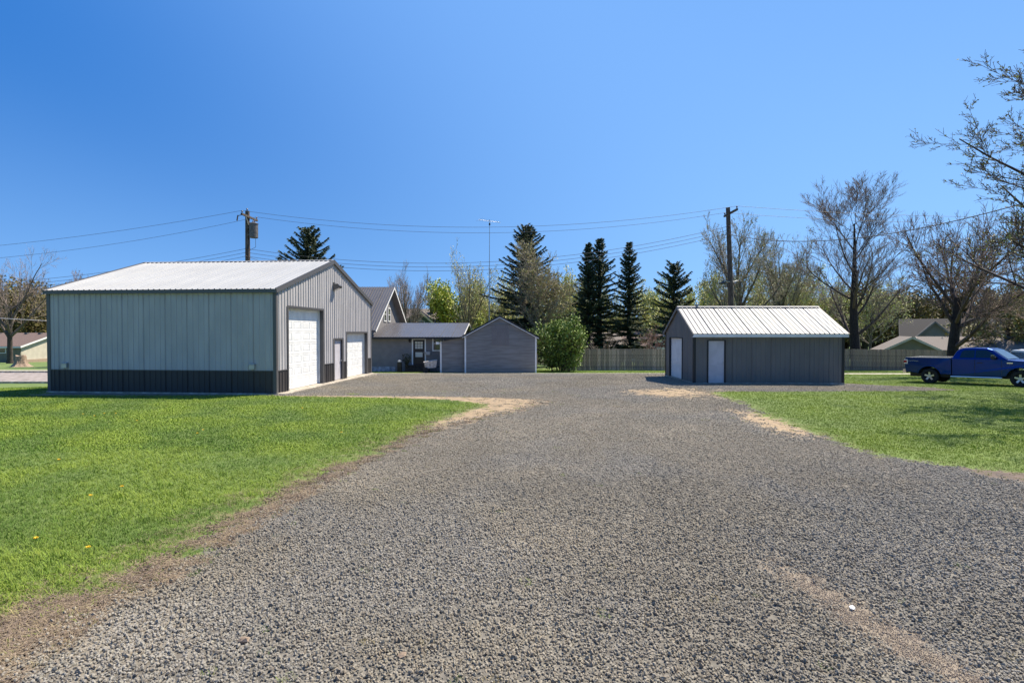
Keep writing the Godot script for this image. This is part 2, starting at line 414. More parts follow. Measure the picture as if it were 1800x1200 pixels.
# ---------- the steel garage ----------
func build_garage() -> void:
	var W := 10.64; var L := 9.62; var E := 4.1; var R := 5.86
	var t := thing("steel_garage", "large light grey ribbed steel garage with charcoal wainscot and white overhead doors", "garage", P(-9.18, 21.0, 0.0), deg_to_rad(-5.0))
	var X := Vector3(1, 0, 0); var Z := Vector3(0, 0, 1); var U := Vector3.UP
	box_part(t, "slab", M.concrete, Vector3(-L - 0.06, -0.5, -W - 0.06), Vector3(0.10, 0.05, 0.06))
	# long walls (front z=0, back z=-W) and far gable: x = -L
	var pw := 0.9144
	var gh_ := func(s: float) -> float: return E + (R - E) * (1.0 - absf(s - W / 2) / (W / 2))
	var k := 0
	while k * pw < L:
		var a := k * pw; var e := minf(a + pw, L)
		for side in [0, 1]:
			var o := Vector3(0, 0, 0) if side == 0 else Vector3(0, 0, -W)
			var nr := Z if side == 0 else -Z
			var b := Buf.new(); ribs(b, o, -X, U, nr, a, e, 0.93, func(_s): return E)
			mi("wall_panel", b, M.steel_light, t)
			var w := Buf.new(); ribs(w, o, -X, U, nr, a, e, 0.05, func(_s): return 0.91)
			mi("wainscot_panel", w, M.steel_dark, t)
		k += 1
	# gables; the near one has the openings [from, to, height]
	var holes := [[0.89, 4.2, 3.46], [5.37, 6.44, 2.08], [6.92, 9.98, 2.40]]
	k = 0
	while k * pw < W:
		var a := k * pw; var e := minf(a + pw, W)
		var b := Buf.new(); var w := Buf.new(); var fb := Buf.new(); var fw := Buf.new()
		ribs(fb, Vector3(-L, 0, 0), -Z, U, -X, a, e, 0.93, gh_)
		ribs(fw, Vector3(-L, 0, 0), -Z, U, -X, a, e, 0.05, func(_s): return 0.91)
		mi("wall_panel", fb, M.steel_light, t); mi("wainscot_panel", fw, M.steel_dark, t)
		var cuts := [a]
		for h in holes:
			for q in [h[0], h[1]]:
				if q > a and q < e: cuts.append(q)
		cuts.append(e); cuts.sort()
		for i in cuts.size() - 1:
			var m: float = (cuts[i] + cuts[i + 1]) / 2
			var lo := 0.93
			var open := false
			for h in holes:
				if m > h[0] and m < h[1]: lo = h[2]; open = true
			ribs(b, Vector3.ZERO, -Z, U, X, cuts[i], cuts[i + 1], lo, gh_)
			if not open: ribs(w, Vector3.ZERO, -Z, U, X, cuts[i], cuts[i + 1], 0.05, func(_s): return 0.91)
		mi("wall_panel", b, M.steel_light, t)
		if w.v.size() > 0: mi("wainscot_panel", w, M.steel_dark, t)
		k += 1
	# wainscot cap trim
	var cap0 := Buf.new()
	cap0.bar(Vector3(0, 0.925, 0.012), Vector3(-L, 0.925, 0.012), 0.014, 0.017)
	mi("wainscot_trim", cap0, M.trim_dark, t)
	var prev := 0.0
	for h in holes + [[W, W, 0]]:
		var cap := Buf.new()
		cap.bar(Vector3(0.012, 0.925, -prev), Vector3(0.012, 0.925, -h[0]), 0.014, 0.017)
		mi("wainscot_trim", cap, M.trim_dark, t)
		prev = h[1]
	# corner trim
	for c in [[0.0, 0.0], [-L, 0.0], [0.0, -W], [-L, -W]]:
		var b := Buf.new()
		var sx := 1.0 if c[0] == 0.0 else -1.0; var sz := 1.0 if c[1] == 0.0 else -1.0
		b.box(Vector3(minf(c[0] - sx * 0.11, c[0] + sx * 0.028), 0.03, minf(c[1] - sz * 0.11, c[1] + sz * 0.028)), Vector3(maxf(c[0] - sx * 0.11, c[0] + sx * 0.028), E - 0.01, maxf(c[1] - sz * 0.11, c[1] + sz * 0.028)))
		mi("corner_trim", b, M.trim_dark, t)
	# roof panels
	var ov := 0.12; var og := 0.09
	var run := W / 2 + ov; var rise := (R - E) * run / (W / 2)
	var sl := Vector2(run, rise).length()
	for side in [0, 1]:
		var up := (Vector3(0, rise, -run) if side == 0 else Vector3(0, rise, run)).normalized()
		var nr := Vector3(0, run, rise if side == 0 else -rise).normalized()
		var o := Vector3(og, E + 0.05 - rise * ov / run, ov) if side == 0 else Vector3(og, E + 0.05 - rise * ov / run, -W - ov)
		k = 0
		while k * pw < L + 2 * og:
			var b := Buf.new()
			ribs(b, o, -X, up, nr, k * pw, minf(k * pw + pw, L + 2 * og), 0.0, func(_s): return sl, 0.2286, 0.03)
			mi("roof_panel", b, M.steel_roof, t)
			k += 1
		var f := Buf.new()
		var ez := ov - 0.012 if side == 0 else -W - ov + 0.012
		var ey := E + 0.05 - rise * ov / run
		f.box(Vector3(-L - og, ey - 0.15, ez - 0.012), Vector3(og, ey - 0.012, ez + 0.012))
		mi("eave_trim", f, M.trim_dark, t)
		for gx in [og - 0.01, -L - og + 0.01]:
			var q := Buf.new()
			var z0 := ov if side == 0 else -W - ov
			q.bar(Vector3(gx, ey - 0.06, z0), Vector3(gx, ey - 0.06 + rise, -W / 2), 0.022, 0.095, U)
			mi("rake_trim", q, M.trim_dark, t)
		# soffit closing the gap between wall and roof edge
		var sf := Buf.new()
		sf.box(Vector3(-L - og, E - 0.06, minf(0.0 if side == 0 else -W, ez)), Vector3(og - 0.03, E - 0.04, maxf(0.0 if side == 0 else -W, ez)))
		mi("soffit", sf, M.trim_dark, t)
	var rc := Buf.new()
	for sgn in [-1.0, 1.0]:
		rc.quad(Vector3(og, R + 0.085, -W / 2), Vector3(-L - og, R + 0.085, -W / 2), Vector3(-L - og, R + 0.045, -W / 2 + 0.16 * sgn), Vector3(og, R + 0.045, -W / 2 + 0.16 * sgn))
	mi("ridge_cap", rc, M.steel_roof, t)
	# openings: jambs, doors
	for h in holes:
		var depth := 0.26 if h[2] > 2.2 else 0.12
		var j := Buf.new()
		for s in [h[0], h[1]]:
			var inn := 0.03 if s == h[0] else -0.03
			j.box(Vector3(-depth, 0.05, -(s + maxf(inn, 0.0))), Vector3(0.034, h[2], -(s + minf(inn, 0.0))))
			j.box(Vector3(0.022, 0.05, -s - 0.055), Vector3(0.036, h[2] + 0.06, -s + 0.055))
		j.box(Vector3(-depth, h[2] - 0.03, -h[1] + 0.03), Vector3(0.033, h[2] - 0.001, -h[0] - 0.03))
		j.box(Vector3(0.02, h[2], -h[1]), Vector3(0.037, h[2] + 0.06, -h[0]))
		mi("door_trim", j, M.trim_dark, t)
		if depth > 0.2:
			sectional_door(t, "overhead_door", h[1] - h[0] - 0.06, h[2] - 0.08, 7 if h[2] > 3 else 5, 4, Vector3(-0.2, 0.06, -h[0] - 0.03), -Z, X)
			var st := Buf.new()
			for s in [h[0] + 0.055, h[1] - 0.055]:
				st.box(Vector3(-0.19, 0.06, -s - 0.025), Vector3(-0.14, h[2] - 0.03, -s + 0.025))
			st.box(Vector3(-0.19, h[2] - 0.09, -h[1] + 0.085), Vector3(-0.139, h[2] - 0.031, -h[0] - 0.085))
			mi("door_stop", st, M.white_trim, t)
		else:
			var dr := box_part(t, "entry_door", M.door_grey, Vector3(-0.11, 0.07, -h[1] + 0.05), Vector3(-0.065, h[2] - 0.05, -h[0] - 0.05))
			var hb := Buf.new(); hb.lathe(Vector3(-0.065, 1.0, -h[1] + 0.13), X, [[0.0, 0.012], [0.04, 0.012], [0.045, 0.03], [0.075, 0.028], [0.08, 0.0]], 10)
			mi("door_knob", hb, M.galv, dr)
	# concrete apron strip in front of the doors
	box_part(t, "apron", M.concrete, Vector3(0.10, -0.3, -W), Vector3(0.34, 0.035, -0.02))
	# flood lamp on the gable
	var lamp := Node3D.new(); lamp.name = "flood_lamp"; t.add_child(lamp); lamp.position = Vector3(0.02, 4.62, -5.42)
	var hb2 := Buf.new()
	var pr := [Vector2(0.03, -0.16), Vector2(0.30, -0.04), Vector2(0.36, 0.06), Vector2(0.26, 0.16), Vector2(0.03, 0.14)]
	for i in pr.size():
		var a: Vector2 = pr[i]; var b2: Vector2 = pr[(i + 1) % pr.size()]
		var mid := (a + b2) / 2 - Vector2(0.15, 0.02)
		hb2.face(Vector3(a.x, a.y, -0.17), Vector3(b2.x, b2.y, -0.17), Vector3(b2.x, b2.y, 0.17), Vector3(a.x, a.y, 0.17), Vector3(mid.x, mid.y, 0))
	for zz in [-0.17, 0.17]:
		for i in range(1, pr.size() - 1):
			hb2.tri_face(Vector3(pr[0].x, pr[0].y, zz), Vector3(pr[i].x, pr[i].y, zz), Vector3(pr[i + 1].x, pr[i + 1].y, zz), Vector3(0, 0, zz))
	mi("housing", hb2, M.trim_dark, lamp)
	var ln := Buf.new(); ln.face(Vector3(0.06, -0.152, -0.14), Vector3(0.29, -0.049, -0.14), Vector3(0.29, -0.049, 0.14), Vector3(0.06, -0.152, 0.14), Vector3(0.3, -1, 0))
	mi("lens", ln, M.lamp_clear, lamp)
	box_part(lamp, "bracket", M.trim_dark, Vector3(-0.02, -0.1, -0.06), Vector3(0.04, 0.24, 0.06))
	# two small boxes on the long wall
	for bx in [-0.95, -8.85]:
		var vb := Buf.new()
		vb.box(Vector3(bx - 0.11, 1.0, 0.022), Vector3(bx + 0.11, 1.2, 0.11))
		vb.quad(Vector3(bx - 0.13, 1.21, 0.02), Vector3(bx + 0.13, 1.21, 0.02), Vector3(bx + 0.13, 1.17, 0.16), Vector3(bx - 0.13, 1.17, 0.16))
		mi("outlet_box", vb, M.galv, t)

# ---------- the small storage shed ----------
func build_shed() -> void:
	var L := 7.1; var W := 4.8; var E := 2.42; var R := 3.68
	var t := thing("storage_shed", "small grey ribbed steel shed with white metal roof and one walk door", "shed", P(8.62, 25.6, 0.0), deg_to_rad(-0.4))
	var X := Vector3(1, 0, 0); var Z := Vector3(0, 0, 1); var U := Vector3.UP
	var pw := 0.9144
	var g := func(s: float) -> float: return E + (R - E) * (1.0 - absf(s - W / 2) / (W / 2))
	box_part(t, "slab", M.concrete, Vector3(-0.03, -0.4, -W - 0.03), Vector3(L + 0.03, 0.03, 0.03))
	var k := 0
	while k * pw < L:
		var a := k * pw; var e := minf(a + pw, L)
		var b := Buf.new(); var c := Buf.new()
		var cuts := [a]
		for q in [0.66, 1.48]:
			if q > a and q < e: cuts.append(q)
		cuts.append(e)
		for i in cuts.size() - 1:
			var m: float = (cuts[i] + cuts[i + 1]) / 2
			ribs(b, Vector3.ZERO, X, U, Z, cuts[i], cuts[i + 1], 2.06 if m > 0.66 and m < 1.48 else 0.03, func(_s): return E, 0.2286, 0.016)
		ribs(c, Vector3(0, 0, -W), X, U, -Z, a, e, 0.03, func(_s): return E, 0.2286, 0.016)
		mi("wall_panel", b, M.shed_wall, t); mi("wall_panel", c, M.shed_wall, t)
		k += 1
	k = 0
	while k * pw < W:
		var a := k * pw; var e := minf(a + pw, W)
		var b := Buf.new(); var c := Buf.new()
		var cuts := [a]
		for q in [1.75, 4.0]:
			if q > a and q < e: cuts.append(q)
		cuts.append(e)
		for i in cuts.size() - 1:
			var m: float = (cuts[i] + cuts[i + 1]) / 2
			ribs(b, Vector3.ZERO, -Z, U, -X, cuts[i], cuts[i + 1], 2.16 if m > 1.75 and m < 4.0 else 0.03, g, 0.2286, 0.016)
		ribs(c, Vector3(L, 0, 0), -Z, U, X, a, e, 0.03, g, 0.2286, 0.016)
		mi("wall_panel", b, M.shed_wall, t); mi("wall_panel", c, M.shed_wall, t)
		k += 1
	for c in [[0.0, 0.0], [L, 0.0], [0.0, -W], [L, -W]]:
		var sx := -1.0 if c[0] == 0.0 else 1.0; var sz := 1.0 if c[1] == 0.0 else -1.0
		box_part(t, "corner_trim", M.black, Vector3(minf(c[0] - sx * 0.1, c[0] + sx * 0.02), 0.02, minf(c[1] - sz * 0.1, c[1] + sz * 0.02)), Vector3(maxf(c[0] - sx * 0.1, c[0] + sx * 0.02), E - 0.01, maxf(c[1] - sz * 0.1, c[1] + sz * 0.02)))
	# roof
	var ov := 0.22; var og := 0.1
	var run := W / 2 + ov; var rise := (R - E) * run / (W / 2); var sl := Vector2(run, rise).length()
	for side in [0, 1]:
		var up := (Vector3(0, rise, -run) if side == 0 else Vector3(0, rise, run)).normalized()
		var nr := Vector3(0, run, rise if side == 0 else -rise).normalized()
		var ey := E + 0.06 - rise * ov / run
		var o := Vector3(-og, ey, ov if side == 0 else -W - ov)
		k = 0
		while k * pw < L + 2 * og:
			var b := Buf.new()
			ribs(b, o, X, up, nr, k * pw, minf(k * pw + pw, L + 2 * og), 0.0, func(_s): return sl, 0.2286, 0.03, 0.026, 0.014)
			mi("roof_panel", b, M.shed_roof, t)
			k += 1
		var ez := ov - 0.02 if side == 0 else -W - ov + 0.02
		box_part(t, "fascia", M.white_trim, Vector3(-og, ey - 0.17, ez - 0.014), Vector3(L + og, ey - 0.018, ez + 0.014))
		box_part(t, "eave_flashing", M.black, Vector3(-og, ey - 0.017, ez - 0.012), Vector3(L + og, ey - 0.003, ez + 0.022))
		box_part(t, "soffit", M.white_trim, Vector3(-og, ey - 0.168, minf(0.0 if side == 0 else -W, ez) + 0.015), Vector3(L + og, ey - 0.15, maxf(0.0 if side == 0 else -W, ez) - 0.015))
		for gx in [-og, L + og]:
			var q := Buf.new()
			q.bar(Vector3(gx, ey - 0.07, ov if side == 0 else -W - ov), Vector3(gx, ey - 0.07 + rise, -W / 2), 0.015, 0.07, U)
			mi("rake_trim", q, M.shed_wall, t)
	var rc := Buf.new()
	for sgn in [-1.0, 1.0]:
		rc.quad(Vector3(-og, R + 0.1, -W / 2), Vector3(L + og, R + 0.1, -W / 2), Vector3(L + og, R + 0.045, -W / 2 + 0.16 * sgn), Vector3(-og, R + 0.045, -W / 2 + 0.16 * sgn))
	mi("ridge_cap", rc, M.shed_roof, t)
	var vt := Buf.new(); vt.lathe(Vector3(0.95, R + 0.05, -W / 2 + 0.05), U, [[0.0, 0.035], [0.1, 0.035], [0.105, 0.07], [0.15, 0.06], [0.17, 0.0]], 10)
	mi("roof_vent", vt, M.galv, t)
	# walk door in the long wall
	var fr := Buf.new()
	for s in [0.66, 1.48]: fr.box(Vector3(s - 0.035, 0.03, -0.08), Vector3(s + 0.035, 2.06, 0.026))
	fr.box(Vector3(0.695, 2.02, -0.08), Vector3(1.445, 2.065, 0.025))
	mi("door_frame", fr, M.black, t)
	var dr := box_part(t, "walk_door", M.door_grey, Vector3(0.70, 0.04, -0.05), Vector3(1.44, 2.018, -0.01))
	var kb := Buf.new(); kb.lathe(Vector3(1.38, 1.0, -0.01), Z, [[0.0, 0.012], [0.04, 0.012], [0.045, 0.028], [0.07, 0.026], [0.075, 0.0]], 10)
	mi("door_knob", kb, M.galv, dr)
	for hy in [0.25, 1.05, 1.8]: box_part(dr, "hinge", M.galv, Vector3(0.7, hy, -0.01), Vector3(0.73, hy + 0.1, 0.0))
	box_part(t, "threshold", M.concrete, Vector3(0.7, 0.0, -0.01), Vector3(1.44, 0.035, 0.09))
	# roll-up door in the gable
	var jf := Buf.new()
	for s in [1.75, 4.0]: jf.box(Vector3(-0.025, 0.03, -s - 0.04), Vector3(0.22, 2.16, -s + 0.04))
	jf.box(Vector3(-0.024, 2.12, -3.96), Vector3(0.22, 2.165, -1.79))
	mi("door_frame", jf, M.black, t)
	var ru := Node3D.new(); ru.name = "rollup_door"; t.add_child(ru)
	var n := 26
	for i in n:
		var b := Buf.new()
		var y0 := 0.04 + i * 2.08 / n; var y1 := 0.04 + (i + 1) * 2.08 / n
		var ym := (y0 + y1) / 2
		for q in [[y0, 0.10, y0 + 0.015, 0.075], [y0 + 0.015, 0.075, y1 - 0.012, 0.075], [y1 - 0.012, 0.075, y1, 0.10]]:
			b.face(Vector3(q[1], q[0], -1.79), Vector3(q[1], q[0], -3.96), Vector3(q[3], q[2], -3.96), Vector3(q[3], q[2], -1.79), Vector3(-1, 0, 0))
		mi("slat", b, M.door_white, ru)

# ---------- the weathered barn-shed with its lean-to ----------
func lap_siding(b: Buf, x0: float, x1: float, d: float, y0: float, top: Callable, pitch := 0.115) -> void:
	var y := y0
	while y < 6.0:
		var y1 := y + pitch
		# board clipped by the roof line: find the x-range where top(x) > y
		var a := x0; var e := x1
		var st := 0.03
		while a < e and top.call(a) < y: a += st
		while e > a and top.call(e) < y: e -= st
		if e - a < 0.05: break
		var a1 := a; var e1 := e
		while a1 < e1 and top.call(a1) < y1: a1 += st
		while e1 > a1 and top.call(e1) < y1: e1 -= st
		if e1 <= a1: a1 = (a + e) / 2; e1 = a1
		b.face(P(a, d - 0.018, y), P(e, d - 0.018, y), P(e1, d, y1), P(a1, d, y1), Vector3(0, 0.1, 1))
		b.face(P(a, d, y), P(e, d, y), P(e, d - 0.018, y), P(a, d - 0.018, y), Vector3.DOWN)
		y = y1

func build_old_shed() -> void:
	var gy := gh(-1.0, 40.5)
	var t := thing("lapboard_shed", "weathered grey lap sided shed with white corner boards and lean-to", "shed", P(0, 0, 0))
	var x0 := -3.5; var x1 := 1.79; var xm := -0.92; var D := 40.5; var back := 46.0
	var E := 2.12; var R := 3.52
	var top := func(x: float) -> float: return E + (R - E) * (1.0 - absf(x - xm) / 2.6)
	var b := Buf.new(); lap_siding(b, x0, x1, D, gy - 0.05, top)
	var sd := mi("siding", b, M.siding_old, t); sd.set_meta("kind", "stuff")
	var w := Buf.new()
	w.face(P(x0, D + 0.02, gy - 0.3), P(x0, back, gy - 0.3), P(x0, back, E), P(x0, D + 0.02, E), Vector3(-1, 0, 0))
	w.face(P(x1, D + 0.02, gy - 0.3), P(x1, back, gy - 0.3), P(x1, back, E), P(x1, D + 0.02, E), Vector3(1, 0, 0))
	w.face(P(x0, back, gy - 0.5), P(x1, back, gy - 0.5), P(x1, back, E), P(x0, back, E), Vector3(0, 0, -1))
	w.tri_face(P(x0, back, E), P(x1, back, E), P(xm, back, R), Vector3(0, 0, -1))
	mi("wall", w, M.siding_old, t)
	# roof: two slabs, ridge running away
	for s in [[x0 - 0.22, -1.0], [x1 + 0.22, 1.0]]:
		var yo := E - (R - E) / 2.6 * (absf(s[0] - xm) - 2.6) + 0.03
		var r := Buf.new()
		var A := P(s[0], D - 0.16, yo); var B := P(xm, D - 0.16, R + 0.04); var C := P(xm, back + 0.16, R + 0.04); var Dd := P(s[0], back + 0.16, yo)
		var u := Vector3.UP * 0.13
		r.face(A + u, B + u, C + u, Dd + u, Vector3.UP); r.face(A, B, C, Dd, Vector3.DOWN)
		r.face(A, B, B + u, A + u, Vector3(0, 0, 1)); r.face(A, Dd, Dd + u, A + u, Vector3(s[1], 0, 0))
		mi("roof", r, M.old_roof, t)
		var f := Buf.new()
		f.bar(P(s[0], D - 0.165, yo - 0.035), P(xm, D - 0.165, R + 0.005), 0.013, 0.022, Vector3.UP)
		mi("rake_board", f, M.white_trim, t)
	for x in [x0, x1]:
		box_part(t, "corner_board", M.white_trim, P(x - 0.06, D + 0.03, gy - 0.05), P(x + 0.06, D - 0.035, E - 0.04))
	# loft door of upright boards
	for i in 7:
		var xx := -1.52 + i * 0.187
		box_part(t, "loft_board", M.house_wall, P(xx + 0.014, D, 1.42), P(xx + 0.173, D - 0.05 - 0.006 * (i % 2), 2.93))
	var lf := Buf.new()
	lf.bar(P(-1.55, D - 0.03, 2.99), P(-0.19, D - 0.03, 2.99), 0.03, 0.035, Vector3(0, 0, 1))
	mi("loft_trim", lf, M.siding_old, t)
	# lean-to
	var lx := -5.4; var ld := 40.9
	var lt := func(x: float) -> float: return 2.02 - (x0 - x) * 0.14
	var lb := Buf.new(); lap_siding(lb, lx, x0 - 0.03, ld, gy - 0.05, lt)
	var ls := mi("siding", lb, M.siding_old, t); ls.set_meta("kind", "stuff")
	var lw := Buf.new(); lw.face(P(lx, ld, gy - 0.3), P(lx, back - 1.0, gy - 0.3), P(lx, back - 1.0, 1.74), P(lx, ld, 1.74), Vector3(-1, 0, 0))
	mi("wall", lw, M.siding_old, t)
	var lr := Buf.new(); lr.bar(P(-4.5, ld - 0.3, 1.95), P(-4.5, back - 0.8, 1.95), 1.08, 0.04, Vector3(0.14, 1, 0).rotated(Vector3(0, 0, 1), 0.28))
	mi("lean_to_roof", lr, M.old_roof, t)
	box_part(t, "corner_board", M.white_trim, P(lx - 0.05, ld + 0.03, gy - 0.05), P(lx + 0.07, ld - 0.035, 1.72))
	var ll := Buf.new(); ll.box(P(-5.72, ld - 0.1, 1.5), P(-5.5, ld - 0.32, 1.68))
	ll.bar(P(-5.45, ld, 1.62), P(-5.6, ld - 0.2, 1.62), 0.03, 0.03)
	mi("corner_light", ll, M.white_trim, t)

# ---------- the grey house ----------
func build_house() -> void:
	var t := thing("grey_house", "dark grey house with brown metal roofs, white rake boards and black door", "house", P(0, 0, 0))
	var gy := gh(-8.0, 43.0)
	# main block: gable end looks right
	var mx0 := -24.0; var mx1 := -11.3; var d0 := 43.2; var d1 := 56.0; var E := 2.75; var R := 6.45
	var b := Buf.new(); gable_walls(b, mx0, mx1, d0, d1, gy - 0.6, E, R)
	mi("main_wall", b, M.house_wall, t)
	var dm := (d0 + d1) / 2; var ov := 0.5
	var run := (d1 - d0) / 2 + ov; var rise := (R - E) * run / (run - ov); var sl := Vector2(run, rise).length()
	for side in [0, 1]:
		var up := (Vector3(0, rise, -run) if side == 0 else Vector3(0, rise, run)).normalized()
		var nr := Vector3(0, run, rise if side == 0 else -rise).normalized()
		var o := P(mx1 + 0.55, d0 - ov if side == 0 else d1 + ov, R + 0.1 - rise)
		var k := 0
		while k * 0.9144 < 13.0:
			var q := Buf.new()
			ribs(q, o, Vector3(-1, 0, 0), up, nr, k * 0.9144, k * 0.9144 + 0.9144, 0.0, func(_s): return sl, 0.2286, 0.048, 0.03, 0.02)
			mi("roof_panel", q, M.house_roof, t)
			k += 1
		var f := Buf.new()
		f.bar(o + Vector3(-0.02, -0.09, 0), o + Vector3(-0.02, -0.09 + rise, -run if side == 0 else run), 0.02, 0.085)
		mi("rake_board", f, M.white_trim, t)
		var sf := Buf.new()
		var s0 := o + Vector3(0, -0.14, 0); var s1 := s0 + Vector3(0, rise, -run if side == 0 else run)
		sf.quad(s0, s1, s1 + Vector3(-0.6, 0, 0), s0 + Vector3(-0.6, 0, 0))
		mi("soffit", sf, M.house_wall, t)
		var ea := Buf.new(); ea.box(o + Vector3(-13.0, -0.16, -0.015), o + Vector3(0, -0.02, 0.015))
		mi("eave_trim", ea, M.house_roof, t)
	window(t, 0.75, 1.1, P(mx1 + 0.02, 47.6, 3.45), Vector3(0, 0, -1), Vector3(1, 0, 0))
	window(t, 0.75, 1.1, P(mx1 + 0.02, 49.2, 3.45), Vector3(0, 0, -1), Vector3(1, 0, 0))
	# low wing, ridge along x
	var wx1 := -4.3; var wE := 2.02; var wR := 3.15; var wd1 := 55.0
	var w := Buf.new(); gable_walls(w, mx1 - 0.3, wx1, d0 - 0.2, wd1, gy - 0.6, wE, wR)
	mi("wing_wall", w, M.house_wall, t)
	var wrun := (wd1 - d0 + 0.2) / 2 + 0.45; var wrise := (wR - wE) * wrun / (wrun - 0.45); var wsl := Vector2(wrun, wrise).length()
	for side in [0, 1]:
		var up := (Vector3(0, wrise, -wrun) if side == 0 else Vector3(0, wrise, wrun)).normalized()
		var nr := Vector3(0, wrun, wrise if side == 0 else -wrise).normalized()
		var o := P(mx1 + 0.12, d0 - 0.65 if side == 0 else wd1 + 0.45, wR + 0.1 - wrise)
		var k := 0
		while k * 0.9144 < 7.3:
			var q := Buf.new()
			ribs(q, o, Vector3(1, 0, 0), up, nr, k * 0.9144, minf(k * 0.9144 + 0.9144, 7.3), 0.0, func(_s): return wsl, 0.2286, 0.02)
			mi("wing_roof_panel", q, M.house_roof, t)
			k += 1
		var ea := Buf.new(); ea.box(o + Vector3(0, -0.15, -0.015), o + Vector3(7.3, -0.02, 0.015))
		mi("eave_trim", ea, M.old_roof, t)
		var rk := Buf.new(); var e0 := o + Vector3(7.3, -0.08, 0)
		rk.bar(e0, e0 + Vector3(0, wrise, -wrun if side == 0 else wrun), 0.015, 0.06)
		mi("rake_board", rk, M.white_trim, t)
		if side == 0: box_part(t, "soffit", M.old_roof, P(mx1, d0 - 0.2, wE - 0.14), P(wx1 + 0.3, d0 - 0.62, wE - 0.12))
	# pale foundation band
	box_part(t, "foundation", M.foundation, P(-11.6, d0 - 0.1, gy - 0.3), P(-9.3, d0 - 0.235, gy + 0.42))
	# door
	var F := d0 - 0.2
	var dt := Buf.new()
	var dx := -7.86; var ty := gy + 0.56
	for s in [dx - 0.06, dx + 0.96]: dt.box(P(s - 0.05, F, ty), P(s + 0.05, F - 0.05, ty + 2.0))
	dt.box(P(dx - 0.11, F, ty + 2.0), P(dx + 1.01, F - 0.05, ty + 2.09))
	mi("door_trim", dt, M.white_trim, t)
	var dr := box_part(t, "door", M.black, P(dx - 0.01, F, ty), P(dx + 0.91, F - 0.03, ty + 2.0))
	for r in 3:
		for c in 3:
			box_part(dr, "pane", M.blind, P(dx + 0.15 + c * 0.21, F - 0.03, ty + 1.28 + r * 0.2), P(dx + 0.33 + c * 0.21, F - 0.038, ty + 1.45 + r * 0.2))
	box_part(dr, "lower_pane", M.blind, P(dx + 0.17, F - 0.03, ty + 0.62), P(dx + 0.74, F - 0.037, ty + 1.0))
	var hb := Buf.new(); hb.lathe(P(dx + 0.83, F - 0.03, ty + 0.98), Vector3(0, 0, 1), [[0.0, 0.012], [0.05, 0.012], [0.055, 0.03], [0.08, 0.0]], 8)
	mi("handle", hb, M.galv, dr)
	window(t, 0.75, 1.05, P(-6.25, F - 0.01, 1.0), Vector3(1, 0, 0), Vector3(0, 0, 1))
	box_part(t, "wall_box", M.plastic_pale, P(-6.95, F, 0.62), P(-6.5, F - 0.12, 0.86))
	var wl := Buf.new()
	wl.box(P(-8.2, F, 1.62), P(-8.08, F - 0.05, 1.86)); wl.lathe(P(-8.14, F - 0.13, 1.6), Vector3.UP, [[0.0, 0.03], [0.02, 0.07], [0.18, 0.08], [0.24, 0.02], [0.26, 0.0]], 8)
	mi("wall_lantern", wl, M.black, t)
	# wooden steps
	for i in 2:
		box_part(t, "step", M.dark_wood, P(-8.35, F - 0.55, gy - 0.2), P(-6.6, F - 1.2 + 0.33 * i, gy + 0.17 * (i + 1)))
	box_part(t, "landing", M.dark_wood, P(-8.4, F - 0.01, gy - 0.2), P(-6.55, F - 0.56, ty - 0.02))
	# things by the door
	var p := thing("post_planter", "dark narrow stand with a pale top beside the porch steps", "planter", P(-8.75, F - 1.0, gh(-8.75, F - 1.0)))
	box_part(p, "stand", M.dark_wood, Vector3(-0.16, 0, -0.16), Vector3(0.16, 0.78, 0.16))
	var tp := Buf.new(); tp.lathe(Vector3(0, 0.78, 0), Vector3.UP, [[0.0, 0.12], [0.02, 0.16], [0.13, 0.17], [0.15, 0.1], [0.19, 0.04], [0.2, 0.0]], 12)
	mi("top_pot", tp, M.plastic_pale, p)
	var gp := thing("garden_plant", "dark dead plant standing by the black house door", "plant", P(-8.25, F - 0.75, ty - 0.2))
	var gb := Buf.new(); gb.lathe(Vector3.ZERO, Vector3.UP, [[0.0, 0.1], [0.22, 0.15], [0.23, 0.12], [0.23, 0.0]], 10)
	mi("pot", gb, M.dark_wood, gp)
	var lb := Buf.new(); rng.seed = 77
	for i in 60:
		lb.col = Color(0.03, 0.032, 0.02) * rng.randf_range(0.6, 1.6)
		var a := Vector3(rng.randf_range(-0.06, 0.06), 0.2, rng.randf_range(-0.06, 0.06))
		var e := a + Vector3(rng.randf_range(-0.3, 0.3), rng.randf_range(0.2, 0.8), rng.randf_range(-0.2, 0.2))
		lb.tube(a, e, 0.012, 0.004, 3)
		lb.quad(e, e + Vector3(0.05, 0.06, 0.02), e + Vector3(0.02, 0.14, 0), e + Vector3(-0.04, 0.07, 0.02))
	mi("stems", lb, M.leaf, gp)
	build_cart(P(-6.15, F - 1.95, gh(-6.15, F - 1.95)))

